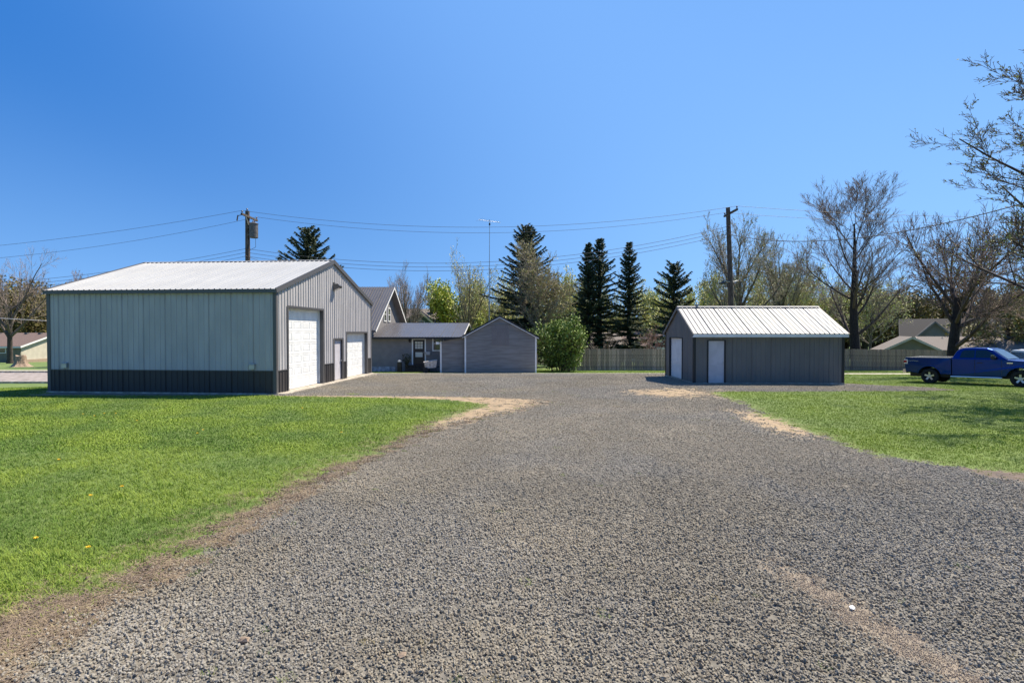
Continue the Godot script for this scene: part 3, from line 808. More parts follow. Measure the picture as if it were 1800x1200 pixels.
func build_cart(at: Vector3) -> void:
	var t := thing("garden_cart", "pale tipped garden cart with black wheels parked against the grey house", "cart", at, 0.15)
	var b := Buf.new()
	var lo := [Vector3(-0.42, 0.32, -0.3), Vector3(0.36, 0.42, -0.3), Vector3(0.36, 0.42, 0.3), Vector3(-0.42, 0.32, 0.3)]
	var hi := [Vector3(-0.56, 0.82, -0.4), Vector3(0.44, 0.98, -0.4), Vector3(0.44, 0.98, 0.4), Vector3(-0.56, 0.82, 0.4)]
	for i in 4:
		var j := (i + 1) % 4
		var mid: Vector3 = (lo[i] + lo[j]) / 2 - Vector3(-0.03, 0.37, 0)
		b.face(lo[i], lo[j], hi[j], hi[i], mid)
	b.face(lo[0], lo[1], lo[2], lo[3], Vector3.DOWN)
	b.face(hi[0], hi[1], hi[2], hi[3], Vector3.UP)
	mi("tub", b, M.plastic_pale, t)
	var rim := Buf.new()
	for i in 4: rim.tube(hi[i], hi[(i + 1) % 4], 0.025, 0.025, 6)
	mi("rim", rim, M.plastic_pale, t)
	var f := Buf.new()
	f.tube(Vector3(0.3, 0.4, 0.2), Vector3(1.0, 0.55, 0.2), 0.02, 0.02, 6); f.tube(Vector3(0.3, 0.4, -0.2), Vector3(1.0, 0.55, -0.2), 0.02, 0.02, 6)
	f.tube(Vector3(-0.4, 0.3, 0.25), Vector3(0.3, 0.05, 0.3), 0.02, 0.02, 6); f.tube(Vector3(0.34, 0.4, 0.25), Vector3(0.4, 0.02, 0.3), 0.02, 0.02, 6)
	mi("frame", f, M.black, t)
	for zz in [-0.38, 0.38]:
		var w := Buf.new(); w.lathe(Vector3(-0.42, 0.22, zz - 0.05), Vector3(0, 0, 1), [[0.0, 0.1], [0.0, 0.2], [0.02, 0.22], [0.08, 0.22], [0.1, 0.2], [0.1, 0.1], [0.1, 0.0]], 16)
		mi("wheel", w, M.rubber, t)

# ---------- far houses ----------
func simple_house(called: String, label: String, x0: float, x1: float, d0: float, d1: float, eave: float, ridge: float, wall: Material, roof: Material, trim: Material, ov := 0.4) -> Node3D:
	var t := thing(called, label, "house", Vector3.ZERO)
	var base := gh((x0 + x1) / 2, d0) - 1.2
	var b := Buf.new(); gable_walls(b, x0, x1, d0, d1, base, eave, ridge)
	mi("wall", b, wall, t)
	var slope := (ridge - eave) / ((d1 - d0) / 2)
	var r := Buf.new(); slab_roof(r, x0 - ov, x1 + ov, d0 - ov, d1 + ov, eave - slope * ov + 0.01, ridge + 0.01, 0.14)
	mi("roof", r, roof, t)
	for gx in [x0 - ov - 0.012, x1 + ov + 0.012]:
		for s in [d0 - ov, d1 + ov]:
			var f := Buf.new()
			f.bar(P(gx, s, eave - slope * ov + 0.03), P(gx, (d0 + d1) / 2, ridge + 0.03), 0.012, 0.12)
			mi("rake_board", f, trim, t)
	box_part(t, "fascia", trim, P(x0 - ov, d0 - ov, eave - slope * ov - 0.08), P(x1 + ov, d0 - ov - 0.02, eave - slope * ov + 0.1))
	return t

# a gable that looks at the viewer, its ridge running back into a roof
func front_gable(t: Node, xm: float, half: float, d: float, back: float, base: float, eave: float, ridge: float, wall: Material, roof: Material, trim: Material) -> void:
	var b := Buf.new()
	b.face(P(xm - half, d, base), P(xm + half, d, base), P(xm + half, d, eave), P(xm - half, d, eave), Vector3(0, 0, 1))
	b.tri_face(P(xm - half, d, eave), P(xm + half, d, eave), P(xm, d, ridge), Vector3(0, 0, 1))
	for s in [-1.0, 1.0]:
		b.face(P(xm + s * half, d, base), P(xm + s * half, back, base), P(xm + s * half, back, eave), P(xm + s * half, d, eave), Vector3(s, 0, 0))
	mi("gable_wall", b, wall, t)
	var sl := (ridge - eave) / half
	for s in [-1.0, 1.0]:
		var r := Buf.new()
		var xo: float = xm + s * (half + 0.4); var yo := eave - 0.4 * sl + 0.02
		var A := P(xo, d - 0.4, yo); var B := P(xm, d - 0.4, ridge + 0.02); var C := P(xm, back, ridge + 0.02); var D := P(xo, back, yo)
		var u := Vector3.UP * 0.14
		r.face(A + u, B + u, C + u, D + u, Vector3.UP); r.face(A, B, C, D, Vector3.DOWN)
		r.face(A, B, B + u, A + u, Vector3(0, 0, 1)); r.face(A, D, D + u, A + u, Vector3(s, 0, 0))
		mi("gable_roof", r, roof, t)
		var f := Buf.new(); f.bar(P(xo, d - 0.415, yo + 0.02), P(xm, d - 0.415, ridge + 0.04), 0.012, 0.11)
		mi("gable_trim", f, trim, t)

func turn_about(t: Node3D, x: float, d: float, a: float) -> void:
	var p := P(x, d, 0)
	t.transform = Transform3D(Basis(), p) * Transform3D(Basis(Vector3.UP, a), Vector3.ZERO) * Transform3D(Basis(), -p)

func build_far_houses() -> void:
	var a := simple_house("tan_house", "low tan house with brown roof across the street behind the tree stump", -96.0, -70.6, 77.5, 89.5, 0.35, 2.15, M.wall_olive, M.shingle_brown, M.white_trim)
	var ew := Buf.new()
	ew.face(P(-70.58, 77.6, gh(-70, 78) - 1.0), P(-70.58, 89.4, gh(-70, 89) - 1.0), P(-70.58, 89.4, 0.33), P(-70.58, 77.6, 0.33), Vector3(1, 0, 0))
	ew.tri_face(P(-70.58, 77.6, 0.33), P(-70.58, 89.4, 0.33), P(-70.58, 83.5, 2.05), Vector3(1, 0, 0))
	mi("sunlit_end_wall", ew, M.wall_tan, a)  # sunlight put into the lighter tan here, shade into the olive walls
	var fd := Buf.new(); fd.box(P(-70.9, 77.4, gh(-70, 77) - 0.6), P(-70.5, 89.6, gh(-70, 77) + 0.35))
	mi("foundation", fd, M.rock_tan, a)
	window(a, 0.9, 0.6, P(-73.6, 77.46, -0.55), Vector3(1, 0, 0), Vector3(0, 0, 1), false)
	for i in 4:
		box_part(a, "roof_vent", M.trim_dark, P(-72.6 - i * 2.1, 83.1, 2.05), P(-72.2 - i * 2.1, 82.7, 2.34))
	var g := simple_house("green_house", "green house with tan shingle roof and cream trim behind the grey house", -18.0, -9.9, 79.0, 90.0, 3.2, 5.9, M.wall_green, M.shingle_tan, M.trim_cream)
	front_gable(g, -13.4, 2.6, 77.5, 84.0, -3.0, 3.3, 5.35, M.wall_green, M.shingle_tan, M.trim_cream)
	box_part(g, "chimney", M.brick_red, P(-12.6, 83.5, 5.0), P(-11.9, 82.8, 6.65))
	window(g, 1.6, 0.9, P(-14.2, 77.47, 3.0), Vector3(1, 0, 0), Vector3(0, 0, 1), false)
	var w := simple_house("white_house", "white house with brown shingle roof behind the board fence", 17.1, 27.0, 82.0, 90.0, 0.9, 2.75, M.wall_white, M.shingle_brown, M.wall_olive)
	front_gable(w, 22.6, 3.4, 78.5, 86.0, -3.0, 0.2, 2.2, M.wall_white, M.shingle_brown, M.wall_olive)
	window(w, 0.7, 1.0, P(17.05, 84.0, -0.6), Vector3(0, 0, -1), Vector3(-1, 0, 0))
	window(w, 0.7, 1.1, P(20.2, 78.47, -0.9), Vector3(1, 0, 0), Vector3(0, 0, 1))
	box_part(w, "roof_vent", M.trim_dark, P(18.6, 85.3, 2.5), P(19.0, 84.9, 2.8))
	var k := simple_house("low_garage", "low tan roofed garage just behind the board fence under bare arching branches", 7.2, 12.9, 64.0, 71.0, 0.75, 2.2, M.wall_tan, M.shingle_tan, M.wall_tan)
	k.set_meta("category", "garage")
	var r := simple_house("tan_ranch", "low ranch house with light tan roof behind the blue pickup", 44.6, 68.0, 62.0, 71.0, 0.1, 1.75, M.wall_olive, M.shingle_tan, M.wall_tan)
	front_gable(r, 42.6, 2.6, 57.5, 66.5, -2.6, 0.35, 1.78, M.wall_olive, M.shingle_tan, M.wall_tan)
	box_part(r, "roof_vent", M.trim_dark, P(52.2, 66.0, 1.7), P(52.8, 65.6, 2.0))
	box_part(r, "vent_pipe", M.wall_white, P(55.6, 64.6, 1.2), P(55.75, 64.4, 2.0))
	turn_about(r, 42.6, 57.5, -0.5)
	var q := simple_house("steep_grey_house", "dark grey shingled house with steep gables behind the ranch house", 62.0, 80.0, 86.0, 98.0, 0.5, 4.5, M.wall_grey, M.shingle_grey, M.wall_grey)
	front_gable(q, 66.0, 3.2, 83.0, 92.0, -3.0, 0.6, 3.9, M.wall_grey, M.shingle_grey, M.wall_grey)
	front_gable(q, 73.5, 3.8, 83.0, 92.0, -3.0, 0.4, 4.2, M.wall_grey, M.shingle_grey, M.wall_grey)
	window(q, 1.0, 1.3, P(73.0, 82.97, 1.4), Vector3(1, 0, 0), Vector3(0, 0, 1))
	turn_about(q, 67.0, 84.0, -0.6)

# ---------- fence ----------
func build_fence(label: String, x0: float, x1: float, d: float, tone: Color, dip: float) -> void:
	rng.seed = int(x0 * 10)
	var t := thing("board_fence", label, "fence", Vector3.ZERO, 0.0, "weathered board fences")
	var pitch := 0.143
	var shapes := []
	for k in 6:
		var b := Buf.new()
		var f := rng.randf_range(0.7, 1.25)
		b.col = Color(tone.r * f, tone.g * f * rng.randf_range(0.97, 1.03), tone.b * f * rng.randf_range(0.94, 1.05))
		var hw := 0.066 + 0.004 * (k % 2); var H := 1.86
		# dog-eared board
		var pr := [Vector2(-hw, 0), Vector2(hw, 0), Vector2(hw, H - 0.03), Vector2(hw - 0.02, H), Vector2(-hw + 0.02, H), Vector2(-hw, H - 0.03)]
		for i in pr.size():
			var p: Vector2 = pr[i]; var q: Vector2 = pr[(i + 1) % pr.size()]
			b.face(Vector3(p.x, p.y, 0), Vector3(q.x, q.y, 0), Vector3(q.x, q.y, -0.019), Vector3(p.x, p.y, -0.019), Vector3(p.x + q.x, p.y + q.y - H, 0))
		for zz in [0.0, -0.019]:
			for i in range(1, pr.size() - 1):
				b.tri_face(Vector3(pr[0].x, pr[0].y, zz), Vector3(pr[i].x, pr[i].y, zz), Vector3(pr[i + 1].x, pr[i + 1].y, zz), Vector3(0, 0, 1 if zz == 0.0 else -1))
		shapes.append(b.mesh(M.plank))
	var n := int((x1 - x0) / pitch)
	for i in n:
		var x := x0 + i * pitch
		var o := mi("board", shapes[rng.randi() % 6], null, t)
		o.position = P(x, d, gh(x, d) - 0.02 - dip * i / n + rng.randf_range(-0.02, 0.02))
		o.rotation = Vector3(rng.randf_range(-0.01, 0.01), rng.randf_range(-0.02, 0.02), rng.randf_range(-0.012, 0.012))
	var col := Color(tone.r * 0.9, tone.g * 0.9, tone.b * 0.9)
	for h in [0.35, 1.5]:
		var rb := Buf.new(); rb.col = col
		rb.bar(P(x0 - 0.05, d + 0.06, gh(x0, d) + h), P(x1, d + 0.06, gh(x1, d) + h - dip), 0.02, 0.045)
		mi("rail", rb, M.plank, t)
	var x := x0 - 0.12
	while x < x1:
		var pb := Buf.new(); pb.col = col
		pb.box(P(x - 0.05, d + 0.17, gh(x, d) - 0.3), P(x + 0.05, d + 0.07, gh(x, d) + 1.85 - dip * (x - x0) / (x1 - x0)))
		mi("post", pb, M.plank, t)
		x += 2.4

# ---------- poles, wires, antenna ----------
func build_poles() -> void:
	var g0 := gh(-19.54, 40.0)
	var t := thing("utility_pole", "brown utility pole with a transformer can rising behind the steel garage", "utility pole", P(-19.54, 40.0, g0))
	var b := Buf.new(); b.tube(Vector3(0, -0.5, 0), Vector3(0.02, 11.35 - g0, 0), 0.22, 0.15, 12, true)
	mi("pole", b, M.pole_wood, t)
	var arm := Buf.new(); var ay := 10.88 - g0
	arm.bar(Vector3(0.2, ay, 1.25), Vector3(0.2, ay, -1.15), 0.055, 0.07)
	var am := mi("crossarm", arm, M.pole_wood, t)
	var br := Buf.new(); br.bar(Vector3(0.24, ay, 0.7), Vector3(0.12, ay - 0.7, 0), 0.012, 0.02); br.bar(Vector3(0.24, ay, -0.7), Vector3(0.12, ay - 0.7, 0), 0.012, 0.02)
	mi("brace", br, M.galv, am)
	for z in [1.15, -1.05, 0.05]:
		var i := Buf.new(); i.lathe(Vector3(0.2 if z != 0.05 else 0.02, ay + 0.07 if z != 0.05 else 11.35 - g0, z), Vector3.UP, [[0.0, 0.02], [0.06, 0.02], [0.07, 0.06], [0.1, 0.05], [0.12, 0.065], [0.17, 0.04], [0.18, 0.0]], 10)
		mi("insulator", i, M.porcelain, t)
	for k in 3:
		var i := Buf.new(); i.lathe(Vector3(0.0, 8.55 - k * 0.28 - g0, 0.19), Vector3(0, 0, 1), [[0.0, 0.02], [0.02, 0.05], [0.08, 0.035], [0.1, 0.05], [0.14, 0.0]], 8)
		mi("spool_insulator", i, M.porcelain, t)
	var co := Buf.new()
	co.tube(Vector3(-0.18, ay - 0.05, 1.0), Vector3(-0.25, ay - 0.45, 1.0), 0.045, 0.045, 8, true); co.bar(Vector3(0.2, ay, 1.0), Vector3(-0.2, ay - 0.1, 1.0), 0.02, 0.02)
	mi("cutout_fuse", co, M.porcelain, t)
	var can := Buf.new(); var cy := 9.35 - g0
	can.lathe(Vector3(0.52, cy, 0.1), Vector3.UP, [[0.0, 0.0], [0.0, 0.27], [0.03, 0.3], [1.0, 0.3], [1.02, 0.33], [1.06, 0.33], [1.12, 0.2], [1.13, 0.0]], 20)
	var cn := mi("transformer", can, M.tank_grey, t)
	for q in [[0.42, 0.0], [0.62, 0.15]]:
		var bs := Buf.new(); bs.lathe(Vector3(q[0], cy + 1.1, q[1]), Vector3.UP, [[0.0, 0.03], [0.05, 0.055], [0.08, 0.035], [0.12, 0.055], [0.16, 0.035], [0.22, 0.0]], 8)
		mi("bushing", bs, M.porcelain, cn)
	var mb := Buf.new(); mb.box(Vector3(0.1, cy + 0.75, 0.03), Vector3(0.3, cy + 0.82, 0.17)); mb.box(Vector3(0.1, cy + 0.2, 0.03), Vector3(0.3, cy + 0.27, 0.17))
	mi("bracket", mb, M.tank_grey, cn)
	var lead := Buf.new()
	lead.tube(Vector3(0.62, cy + 1.3, 0.15), Vector3(0.25, ay + 0.05, 0.9), 0.012, 0.012, 4); lead.tube(Vector3(0.72, cy + 0.1, 0.25), Vector3(0.75, cy - 0.7, 0.3), 0.014, 0.014, 4); lead.tube(Vector3(0.75, cy - 0.7, 0.3), Vector3(0.1, cy - 1.0, 0.2), 0.014, 0.014, 4)
	mi("lead_wire", lead, M.wire, cn)
	# second pole, leaning
	var g1 := gh(16.4, 40.0)
	var q2 := thing("utility_pole", "leaning dark utility pole with a street light arm behind the storage shed", "utility pole", P(16.45, 40.0, g1))
	var pb := Buf.new(); pb.tube(Vector3(0, -0.5, 0), Vector3(-0.52, 11.6 - g1, 0), 0.24, 0.15, 12, true)
	mi("pole", pb, M.pole_wood, q2)
	var a2 := Buf.new(); var ay2 := 11.2 - g1
	a2.bar(Vector3(-0.34, ay2, 1.25), Vector3(-0.34, ay2, -1.15), 0.055, 0.07)
	mi("crossarm", a2, M.pole_wood, q2)
	for z in [1.15, -1.05]:
		var i := Buf.new(); i.lathe(Vector3(-0.34, ay2 + 0.07, z), Vector3.UP, [[0.0, 0.02], [0.06, 0.02], [0.07, 0.06], [0.1, 0.05], [0.12, 0.065], [0.17, 0.04], [0.18, 0.0]], 10)
		mi("insulator", i, M.porcelain, q2)
	for k in 3:
		var i := Buf.new(); i.lathe(Vector3(-0.46, 10.2 - k * 0.28 - g1, 0.16), Vector3(-0.7, 0, 0.7), [[0.0, 0.02], [0.02, 0.05], [0.08, 0.035], [0.1, 0.05], [0.14, 0.0]], 8)
		mi("spool_insulator", i, M.porcelain, q2)
	var sa := Buf.new(); sa.tube(Vector3(-0.25, 6.1 - g1, 0.1), Vector3(-0.95, 6.2 - g1, 0.3), 0.03, 0.03, 6); sa.tube(Vector3(-0.25, 6.1 - g1, -0.1), Vector3(0.35, 6.25 - g1, -0.2), 0.03, 0.03, 6)
	mi("light_arm", sa, M.galv, q2)
	var lh := Buf.new(); lh.lathe(Vector3(-0.95, 5.95 - g1, 0.3), Vector3.UP, [[0.0, 0.0], [0.0, 0.28], [0.07, 0.3], [0.16, 0.16], [0.2, 0.05], [0.26, 0.0]], 14)
	mi("street_light", lh, M.black, q2)
	# wires
	var top := 0.25
	var A0 := P(-19.34, 38.85, 10.88 + top); var A1 := P(-19.34, 41.05, 10.88 + top)
	var B0 := P(16.1, 38.85, 11.2 + top); var B1 := P(16.1, 41.05, 11.2 + top)
	wire("thin power line joining the driveway-side crossarm ends of both utility poles", A0, B0, 1.35, 0.011, "wires between the utility poles")
	wire("thin power line joining the house-side crossarm ends of both utility poles", A1, B1, 1.35, 0.011, "wires between the utility poles")
	for k in 3:
		wire("%s of three lower wires strung between the spool insulators of both utility poles" % ["topmost", "middle one", "lowest"][k], P(-19.5, 39.75, 8.55 - k * 0.28), P(15.95, 39.8, 10.2 - k * 0.28), 1.8, 0.013, "lower wires between the utility poles")
	wire("thin power line leaving the driveway-side crossarm end of the transformer pole over the garage", A0, P(-60, 38.9, 7.6), 1.0, 0.011, "wires leaving the transformer pole")
	wire("thin power line leaving the house-side crossarm end of the transformer pole over the garage", A1, P(-60, 41.0, 7.6), 1.4, 0.011, "wires leaving the transformer pole")
	for k in 3:
		wire("%s of three lower wires leaving the transformer pole over the garage" % ["topmost", "middle one", "lowest"][k], P(-19.5, 39.75, 8.55 - k * 0.28), P(-60, 39.8, 6.3 - k * 0.2), 1.5, 0.012, "lower wires leaving the transformer pole")
	wire("thin power line from the leaning pole's driveway-side crossarm end towards the bare tree", B0, P(62, 38.9, 11.9), 1.0, 0.011, "wires leaving the leaning pole")
	wire("thin power line from the leaning pole's house-side crossarm end towards the bare tree", B1, P(62, 41.0, 11.9), 1.0, 0.011, "wires leaving the leaning pole")
	wire("thick cable sagging from the leaning pole towards the budding tree", P(16.0, 39.85, 9.6), P(23.4, 13.0, 9.7), 2.2, 0.022)
	wire("service wire from the transformer pole down to the grey house roof", P(-19.5, 39.8, 8.0), P(-11.5, 48.0, 6.1), 0.4, 0.013)
	wire("pale wire strung low across the street beside the garage", P(-60, 44, 5.4), P(-19.0, 46.0, 3.2), 0.9, 0.02, "", M.wire_pale)
	# antenna mast
	var ga := gh(-2.2, 52.0)
	var an := thing("antenna_mast", "tall slender television antenna mast behind the weathered shed", "antenna", P(-2.2, 52.0, ga))
	var mb2 := Buf.new(); mb2.tube(Vector3(0, 0, 0), Vector3(0.02, 7.5, 0), 0.05, 0.045, 8); mb2.tube(Vector3(0.02, 7.5, 0), Vector3(0.05, 13.2 - ga, 0), 0.035, 0.025, 8)
	mi("mast", mb2, M.galv, an)
	var bm := Buf.new(); var ty := 13.0 - ga
	bm.tube(Vector3(-0.95, ty + 0.1, 0.5), Vector3(1.05, ty + 0.02, -0.5), 0.018, 0.018, 5)
	var boom := mi("boom", bm, M.galv, an)
	for k in 9:
		var p := Vector3(-0.9 + k * 0.235, ty + 0.1 - 0.01 * k, 0.48 - k * 0.118)
		var e := Buf.new(); var hl := 0.75 - 0.055 * k
		e.tube(p + Vector3(-0.45, 0, -0.9).normalized() * hl, p + Vector3(0.45, 0, 0.9).normalized() * hl, 0.008, 0.008, 4)
		mi("element", e, M.galv, boom)
	var ro := Buf.new(); ro.lathe(Vector3(0.05, ty - 0.35, 0), Vector3.UP, [[0.0, 0.04], [0.02, 0.08], [0.2, 0.08], [0.24, 0.03]], 8)
	mi("rotor", ro, M.black, an)

func wire(label: String, a: Vector3, e: Vector3, sag: float, r: float, group := "", m: Material = null) -> void:
	var b := Buf.new()
	var n := 28; var p := a
	for i in range(1, n + 1):
		var s := float(i) / n
		var q := a.lerp(e, s) - Vector3.UP * sag * 4.0 * s * (1.0 - s)
		b.tube(p, q, r, r, 4)
		p = q
	var o := mi(numbered("power_line"), b, m if m else M.wire, self)
	tag(o, label, "wire", group)

# ---------- vehicles ----------
func inset(poly: PackedVector2Array, d: float) -> PackedVector2Array:
	var out := PackedVector2Array()
	var n := poly.size()
	var area := 0.0
	for i in n: area += poly[i].cross(poly[(i + 1) % n])
	var sg := 1.0 if area > 0 else -1.0
	for i in n:
		var e0 := (poly[i] - poly[(i + n - 1) % n]).normalized(); var e1 := (poly[(i + 1) % n] - poly[i]).normalized()
		var m := (Vector2(-e0.y, e0.x) + Vector2(-e1.y, e1.x)) * sg
		m = m.normalized() if m.length() > 0.05 else Vector2.ZERO
		out.append(poly[i] + m * d)
	return out
# a side outline drawn out sideways to half width zh(y), with rounded shoulders
func shell(b: Buf, poly: PackedVector2Array, zh: Callable, bevel := 0.035) -> void:
	var inn := inset(poly, bevel); var mid := inset(poly, bevel * 0.3)
	var tris := Geometry2D.triangulate_polygon(inn)
	for s in [-1.0, 1.0]:
		for i in range(0, tris.size(), 3):
			var p := []
			for k in 3:
				var q: Vector2 = inn[tris[i + k]]
				p.append(Vector3(q.x, q.y, s * float(zh.call(q.y))))
			b.tri_face(p[0], p[1], p[2], Vector3(0, 0, s))
	var n := poly.size()
	var c := Vector2.ZERO
	for q in poly: c += q / n
	for i in n:
		var j := (i + 1) % n
		var e := poly[j] - poly[i]
		var area_n := Vector2(e.y, -e.x)
		# outward by comparing with the inset outline
		if area_n.dot((poly[i] + poly[j]) - (inn[i] + inn[j])) < 0: area_n = -area_n
		var look := Vector3(area_n.x, area_n.y, 0)
		var L := func(q: Vector2, off: float, s: float) -> Vector3: return Vector3(q.x, q.y, s * (float(zh.call(q.y)) - off))
		for s in [-1.0, 1.0]:
			b.face(L.call(inn[i], 0.0, s), L.call(inn[j], 0.0, s), L.call(mid[j], bevel * 0.3, s), L.call(mid[i], bevel * 0.3, s), look.normalized() + Vector3(0, 0, s))
			b.face(L.call(mid[i], bevel * 0.3, s), L.call(mid[j], bevel * 0.3, s), L.call(poly[j], bevel, s), L.call(poly[i], bevel, s), look.normalized() + Vector3(0, 0, s * 0.5))
		b.face(L.call(poly[i], bevel, -1.0), L.call(poly[j], bevel, -1.0), L.call(poly[j], bevel, 1.0), L.call(poly[i], bevel, 1.0), look)
func arch(cx: float, cy: float, r: float, a0: float, a1: float, n: int) -> Array:
	var o := []
	for i in n + 1:
		var a := lerpf(a0, a1, float(i) / n)
		o.append(Vector2(cx + cos(a) * r, cy + sin(a) * r))
	return o
func glass_side(parent: Node, pts: Array, zh: Callable, s: float, m: Material) -> void:
	var b := Buf.new()
	var pp := PackedVector2Array(pts)
	var tr := Geometry2D.triangulate_polygon(pp)
	for i in range(0, tr.size(), 3):
		var p := []
		for k in 3: p.append(Vector3(pp[tr[i + k]].x, pp[tr[i + k]].y, s * (float(zh.call(pp[tr[i + k]].y)) + 0.004)))
		b.tri_face(p[0], p[1], p[2], Vector3(0, 0, s))
	mi("side_window", b, m, parent)
func wheel(parent: Node, x: float, z: float, r: float, s: float) -> void:
	var w := Node3D.new(); w.name = "wheel"; parent.add_child(w, true); w.position = Vector3(x, r, z)
	var ax := Vector3(0, 0, s)
	var b := Buf.new()
	b.lathe(Vector3.ZERO, ax, [[-0.13, 0.2], [-0.13, r - 0.06], [-0.10, r - 0.015], [-0.06, r], [0.06, r], [0.10, r - 0.015], [0.13, r - 0.06], [0.125, 0.25], [0.10, 0.235]], 30)
	mi("tyre", b, M.rubber, w)
	var rim := Buf.new()
	rim.lathe(Vector3.ZERO, ax, [[0.10, 0.237], [0.115, 0.228], [0.10, 0.215], [0.03, 0.2], [0.03, 0.0]], 26)
	mi("rim_barrel", rim, M.plastic_black, w)
	var sp := Buf.new()
	for i in 5:
		var a := TAU * i / 5 + 0.3
		var d := Vector3(cos(a), sin(a), 0)
		sp.bar(ax * 0.085 + d * 0.03, ax * 0.105 + d * 0.222, 0.042, 0.018, ax)
	sp.lathe(ax * 0.06, ax, [[0.0, 0.08], [0.045, 0.075], [0.055, 0.05], [0.055, 0.0]], 14)
	mi("rim", sp, M.alloy, w)

func build_truck() -> void:
	var rear := Vector2(22.2, 28.2); var dirv := Vector2(0.556, -0.831)
	var fr := rear + dirv * 3.68
	var g0 := gh(rear.x, rear.y); var g1 := gh(fr.x, fr.y)
	var t := thing("pickup_truck", "blue extended cab pickup truck parked on the lawn", "pickup truck", P(rear.x, rear.y, g0 + 0.01))
	t.rotation = Vector3(0, -0.9812, 0)
	t.scale = Vector3.ONE * 0.95
	t.rotate_object_local(Vector3(0, 0, 1), atan2(g1 - g0, 3.68))
	var zl := func(y: float) -> float: return 0.985 - 0.05 * absf(y - 0.95)
	var zc := func(y: float) -> float: return 0.965 - 0.34 * maxf(0.0, y - 1.33)
	var bed := PackedVector2Array([Vector2(0.97, 0.5), Vector2(0.97, 1.38), Vector2(-1.1, 1.41), Vector2(-1.13, 1.05), Vector2(-1.10, 0.62), Vector2(-0.6, 0.56)])
	bed.append_array(PackedVector2Array(arch(0, 0.42, 0.52, PI - 0.2, 0.2, 14)))
	var b := Buf.new(); shell(b, bed, zl)
	mi("bed", b, M.paint_blue, t)
	var tc := Buf.new(); tc.box(Vector3(-1.02, 1.3, -0.86), Vector3(0.9, 1.43, 0.86))
	mi("bed_cover", tc, M.plastic_black, t)
	var rl := Buf.new()
	for s in [-1.0, 1.0]: rl.bar(Vector3(-1.08, 1.42, s * 0.92), Vector3(0.95, 1.393, s * 0.92), 0.045, 0.012)
	mi("bed_rail", rl, M.galv, t)
	var body := PackedVector2Array([Vector2(0.99, 1.37), Vector2(0.99, 0.48), Vector2(3.02, 0.48)])
	body.append_array(PackedVector2Array(arch(3.68, 0.42, 0.52, PI - 0.15, 0.15, 14)))
	body.append_array(PackedVector2Array([Vector2(4.55, 0.5), Vector2(4.66, 0.62), Vector2(4.68, 1.0), Vector2(4.6, 1.16), Vector2(4.3, 1.235), Vector2(3.2, 1.33), Vector2(2.9, 1.36)]))
	var cb := Buf.new(); shell(cb, body, zl)
	mi("body", cb, M.paint_blue, t)
	var cab := PackedVector2Array([Vector2(0.99, 1.33), Vector2(3.24, 1.33), Vector2(2.95, 1.56), Vector2(2.62, 1.82), Vector2(2.42, 1.895), Vector2(1.95, 1.93), Vector2(1.5, 1.925), Vector2(1.3, 1.88), Vector2(1.17, 1.74), Vector2(1.04, 1.48)])
	var gb := Buf.new(); shell(gb, cab, zc, 0.05)
	mi("cab", gb, M.paint_blue, t)
	for s in [-1.0, 1.0]:
		glass_side(t, [Vector2(1.32, 1.41), Vector2(1.93, 1.41), Vector2(1.93, 1.80), Vector2(1.5, 1.80), Vector2(1.4, 1.72)], zc, s, M.glass_tint)
		glass_side(t, [Vector2(1.97, 1.41), Vector2(2.86, 1.41), Vector2(2.62, 1.66), Vector2(2.4, 1.80), Vector2(1.97, 1.81)], zc, s, M.glass_tint)
		var seam := Buf.new()
		for x in [1.95, 3.0]: seam.bar(Vector3(x, 0.55, s * 0.972), Vector3(x, 1.34, s * 0.969), 0.006, 0.006, Vector3(0, 0, s))
		for x in [1.95]: seam.bar(Vector3(x, 0.62, s * 0.975), Vector3(x, 1.3, s * 0.972), 0.006, 0.008, Vector3(0, 0, s))
		mi("door_seam", seam, M.plastic_black, t)
		var fl := Buf.new()
		for cx in [0.0, 3.68]:
			var pr := arch(cx, 0.42, 0.535, PI - 0.25, 0.25, 14)
			for i in 14: fl.tube(Vector3(pr[i].x, pr[i].y, s * 0.965), Vector3(pr[i + 1].x, pr[i + 1].y, s * 0.965), 0.032, 0.032, 6)
		mi("fender_lip", fl, M.paint_blue, t)
		var hd := Buf.new(); hd.bar(Vector3(2.06, 1.16, s * 0.99), Vector3(2.26, 1.16, s * 0.99), 0.018, 0.02)
		mi("door_handle", hd, M.plastic_black, t)
		var sb := Buf.new(); sb.tube(Vector3(0.95, 0.42, s * 0.98), Vector3(3.02, 0.42, s * 0.98), 0.045, 0.045, 8, true)
		sb.bar(Vector3(1.3, 0.44, s * 0.7), Vector3(1.3, 0.44, s * 0.97), 0.02, 0.02); sb.bar(Vector3(2.6, 0.44, s * 0.7), Vector3(2.6, 0.44, s * 0.97), 0.02, 0.02)
		mi("step_bar", sb, M.chrome, t)
		var mr := Buf.new(); mr.lathe(Vector3(2.72, 1.44, s * 1.02), Vector3(0, 0, s), [[0.0, 0.0], [0.0, 0.07], [0.05, 0.1], [0.16, 0.1], [0.2, 0.07], [0.21, 0.0]], 10)
		mr.bar(Vector3(2.75, 1.38, s * 0.93), Vector3(2.75, 1.4, s * 1.04), 0.03, 0.02)
		var mo := mi("mirror", mr, M.plastic_black, t)
		var mc := Buf.new(); mc.box(Vector3(2.66, 1.54, s * 1.13 - 0.09), Vector3(2.8, 1.552, s * 1.13 + 0.09))
		mi("mirror_cap", mc, M.chrome, mo)
		var tl := Buf.new(); tl.box(Vector3(-1.16, 1.06, s * 0.87 - 0.115), Vector3(-0.98, 1.30, s * 0.87 + 0.115))
		var to := mi("tail_light", tl, M.lamp_clear, t)
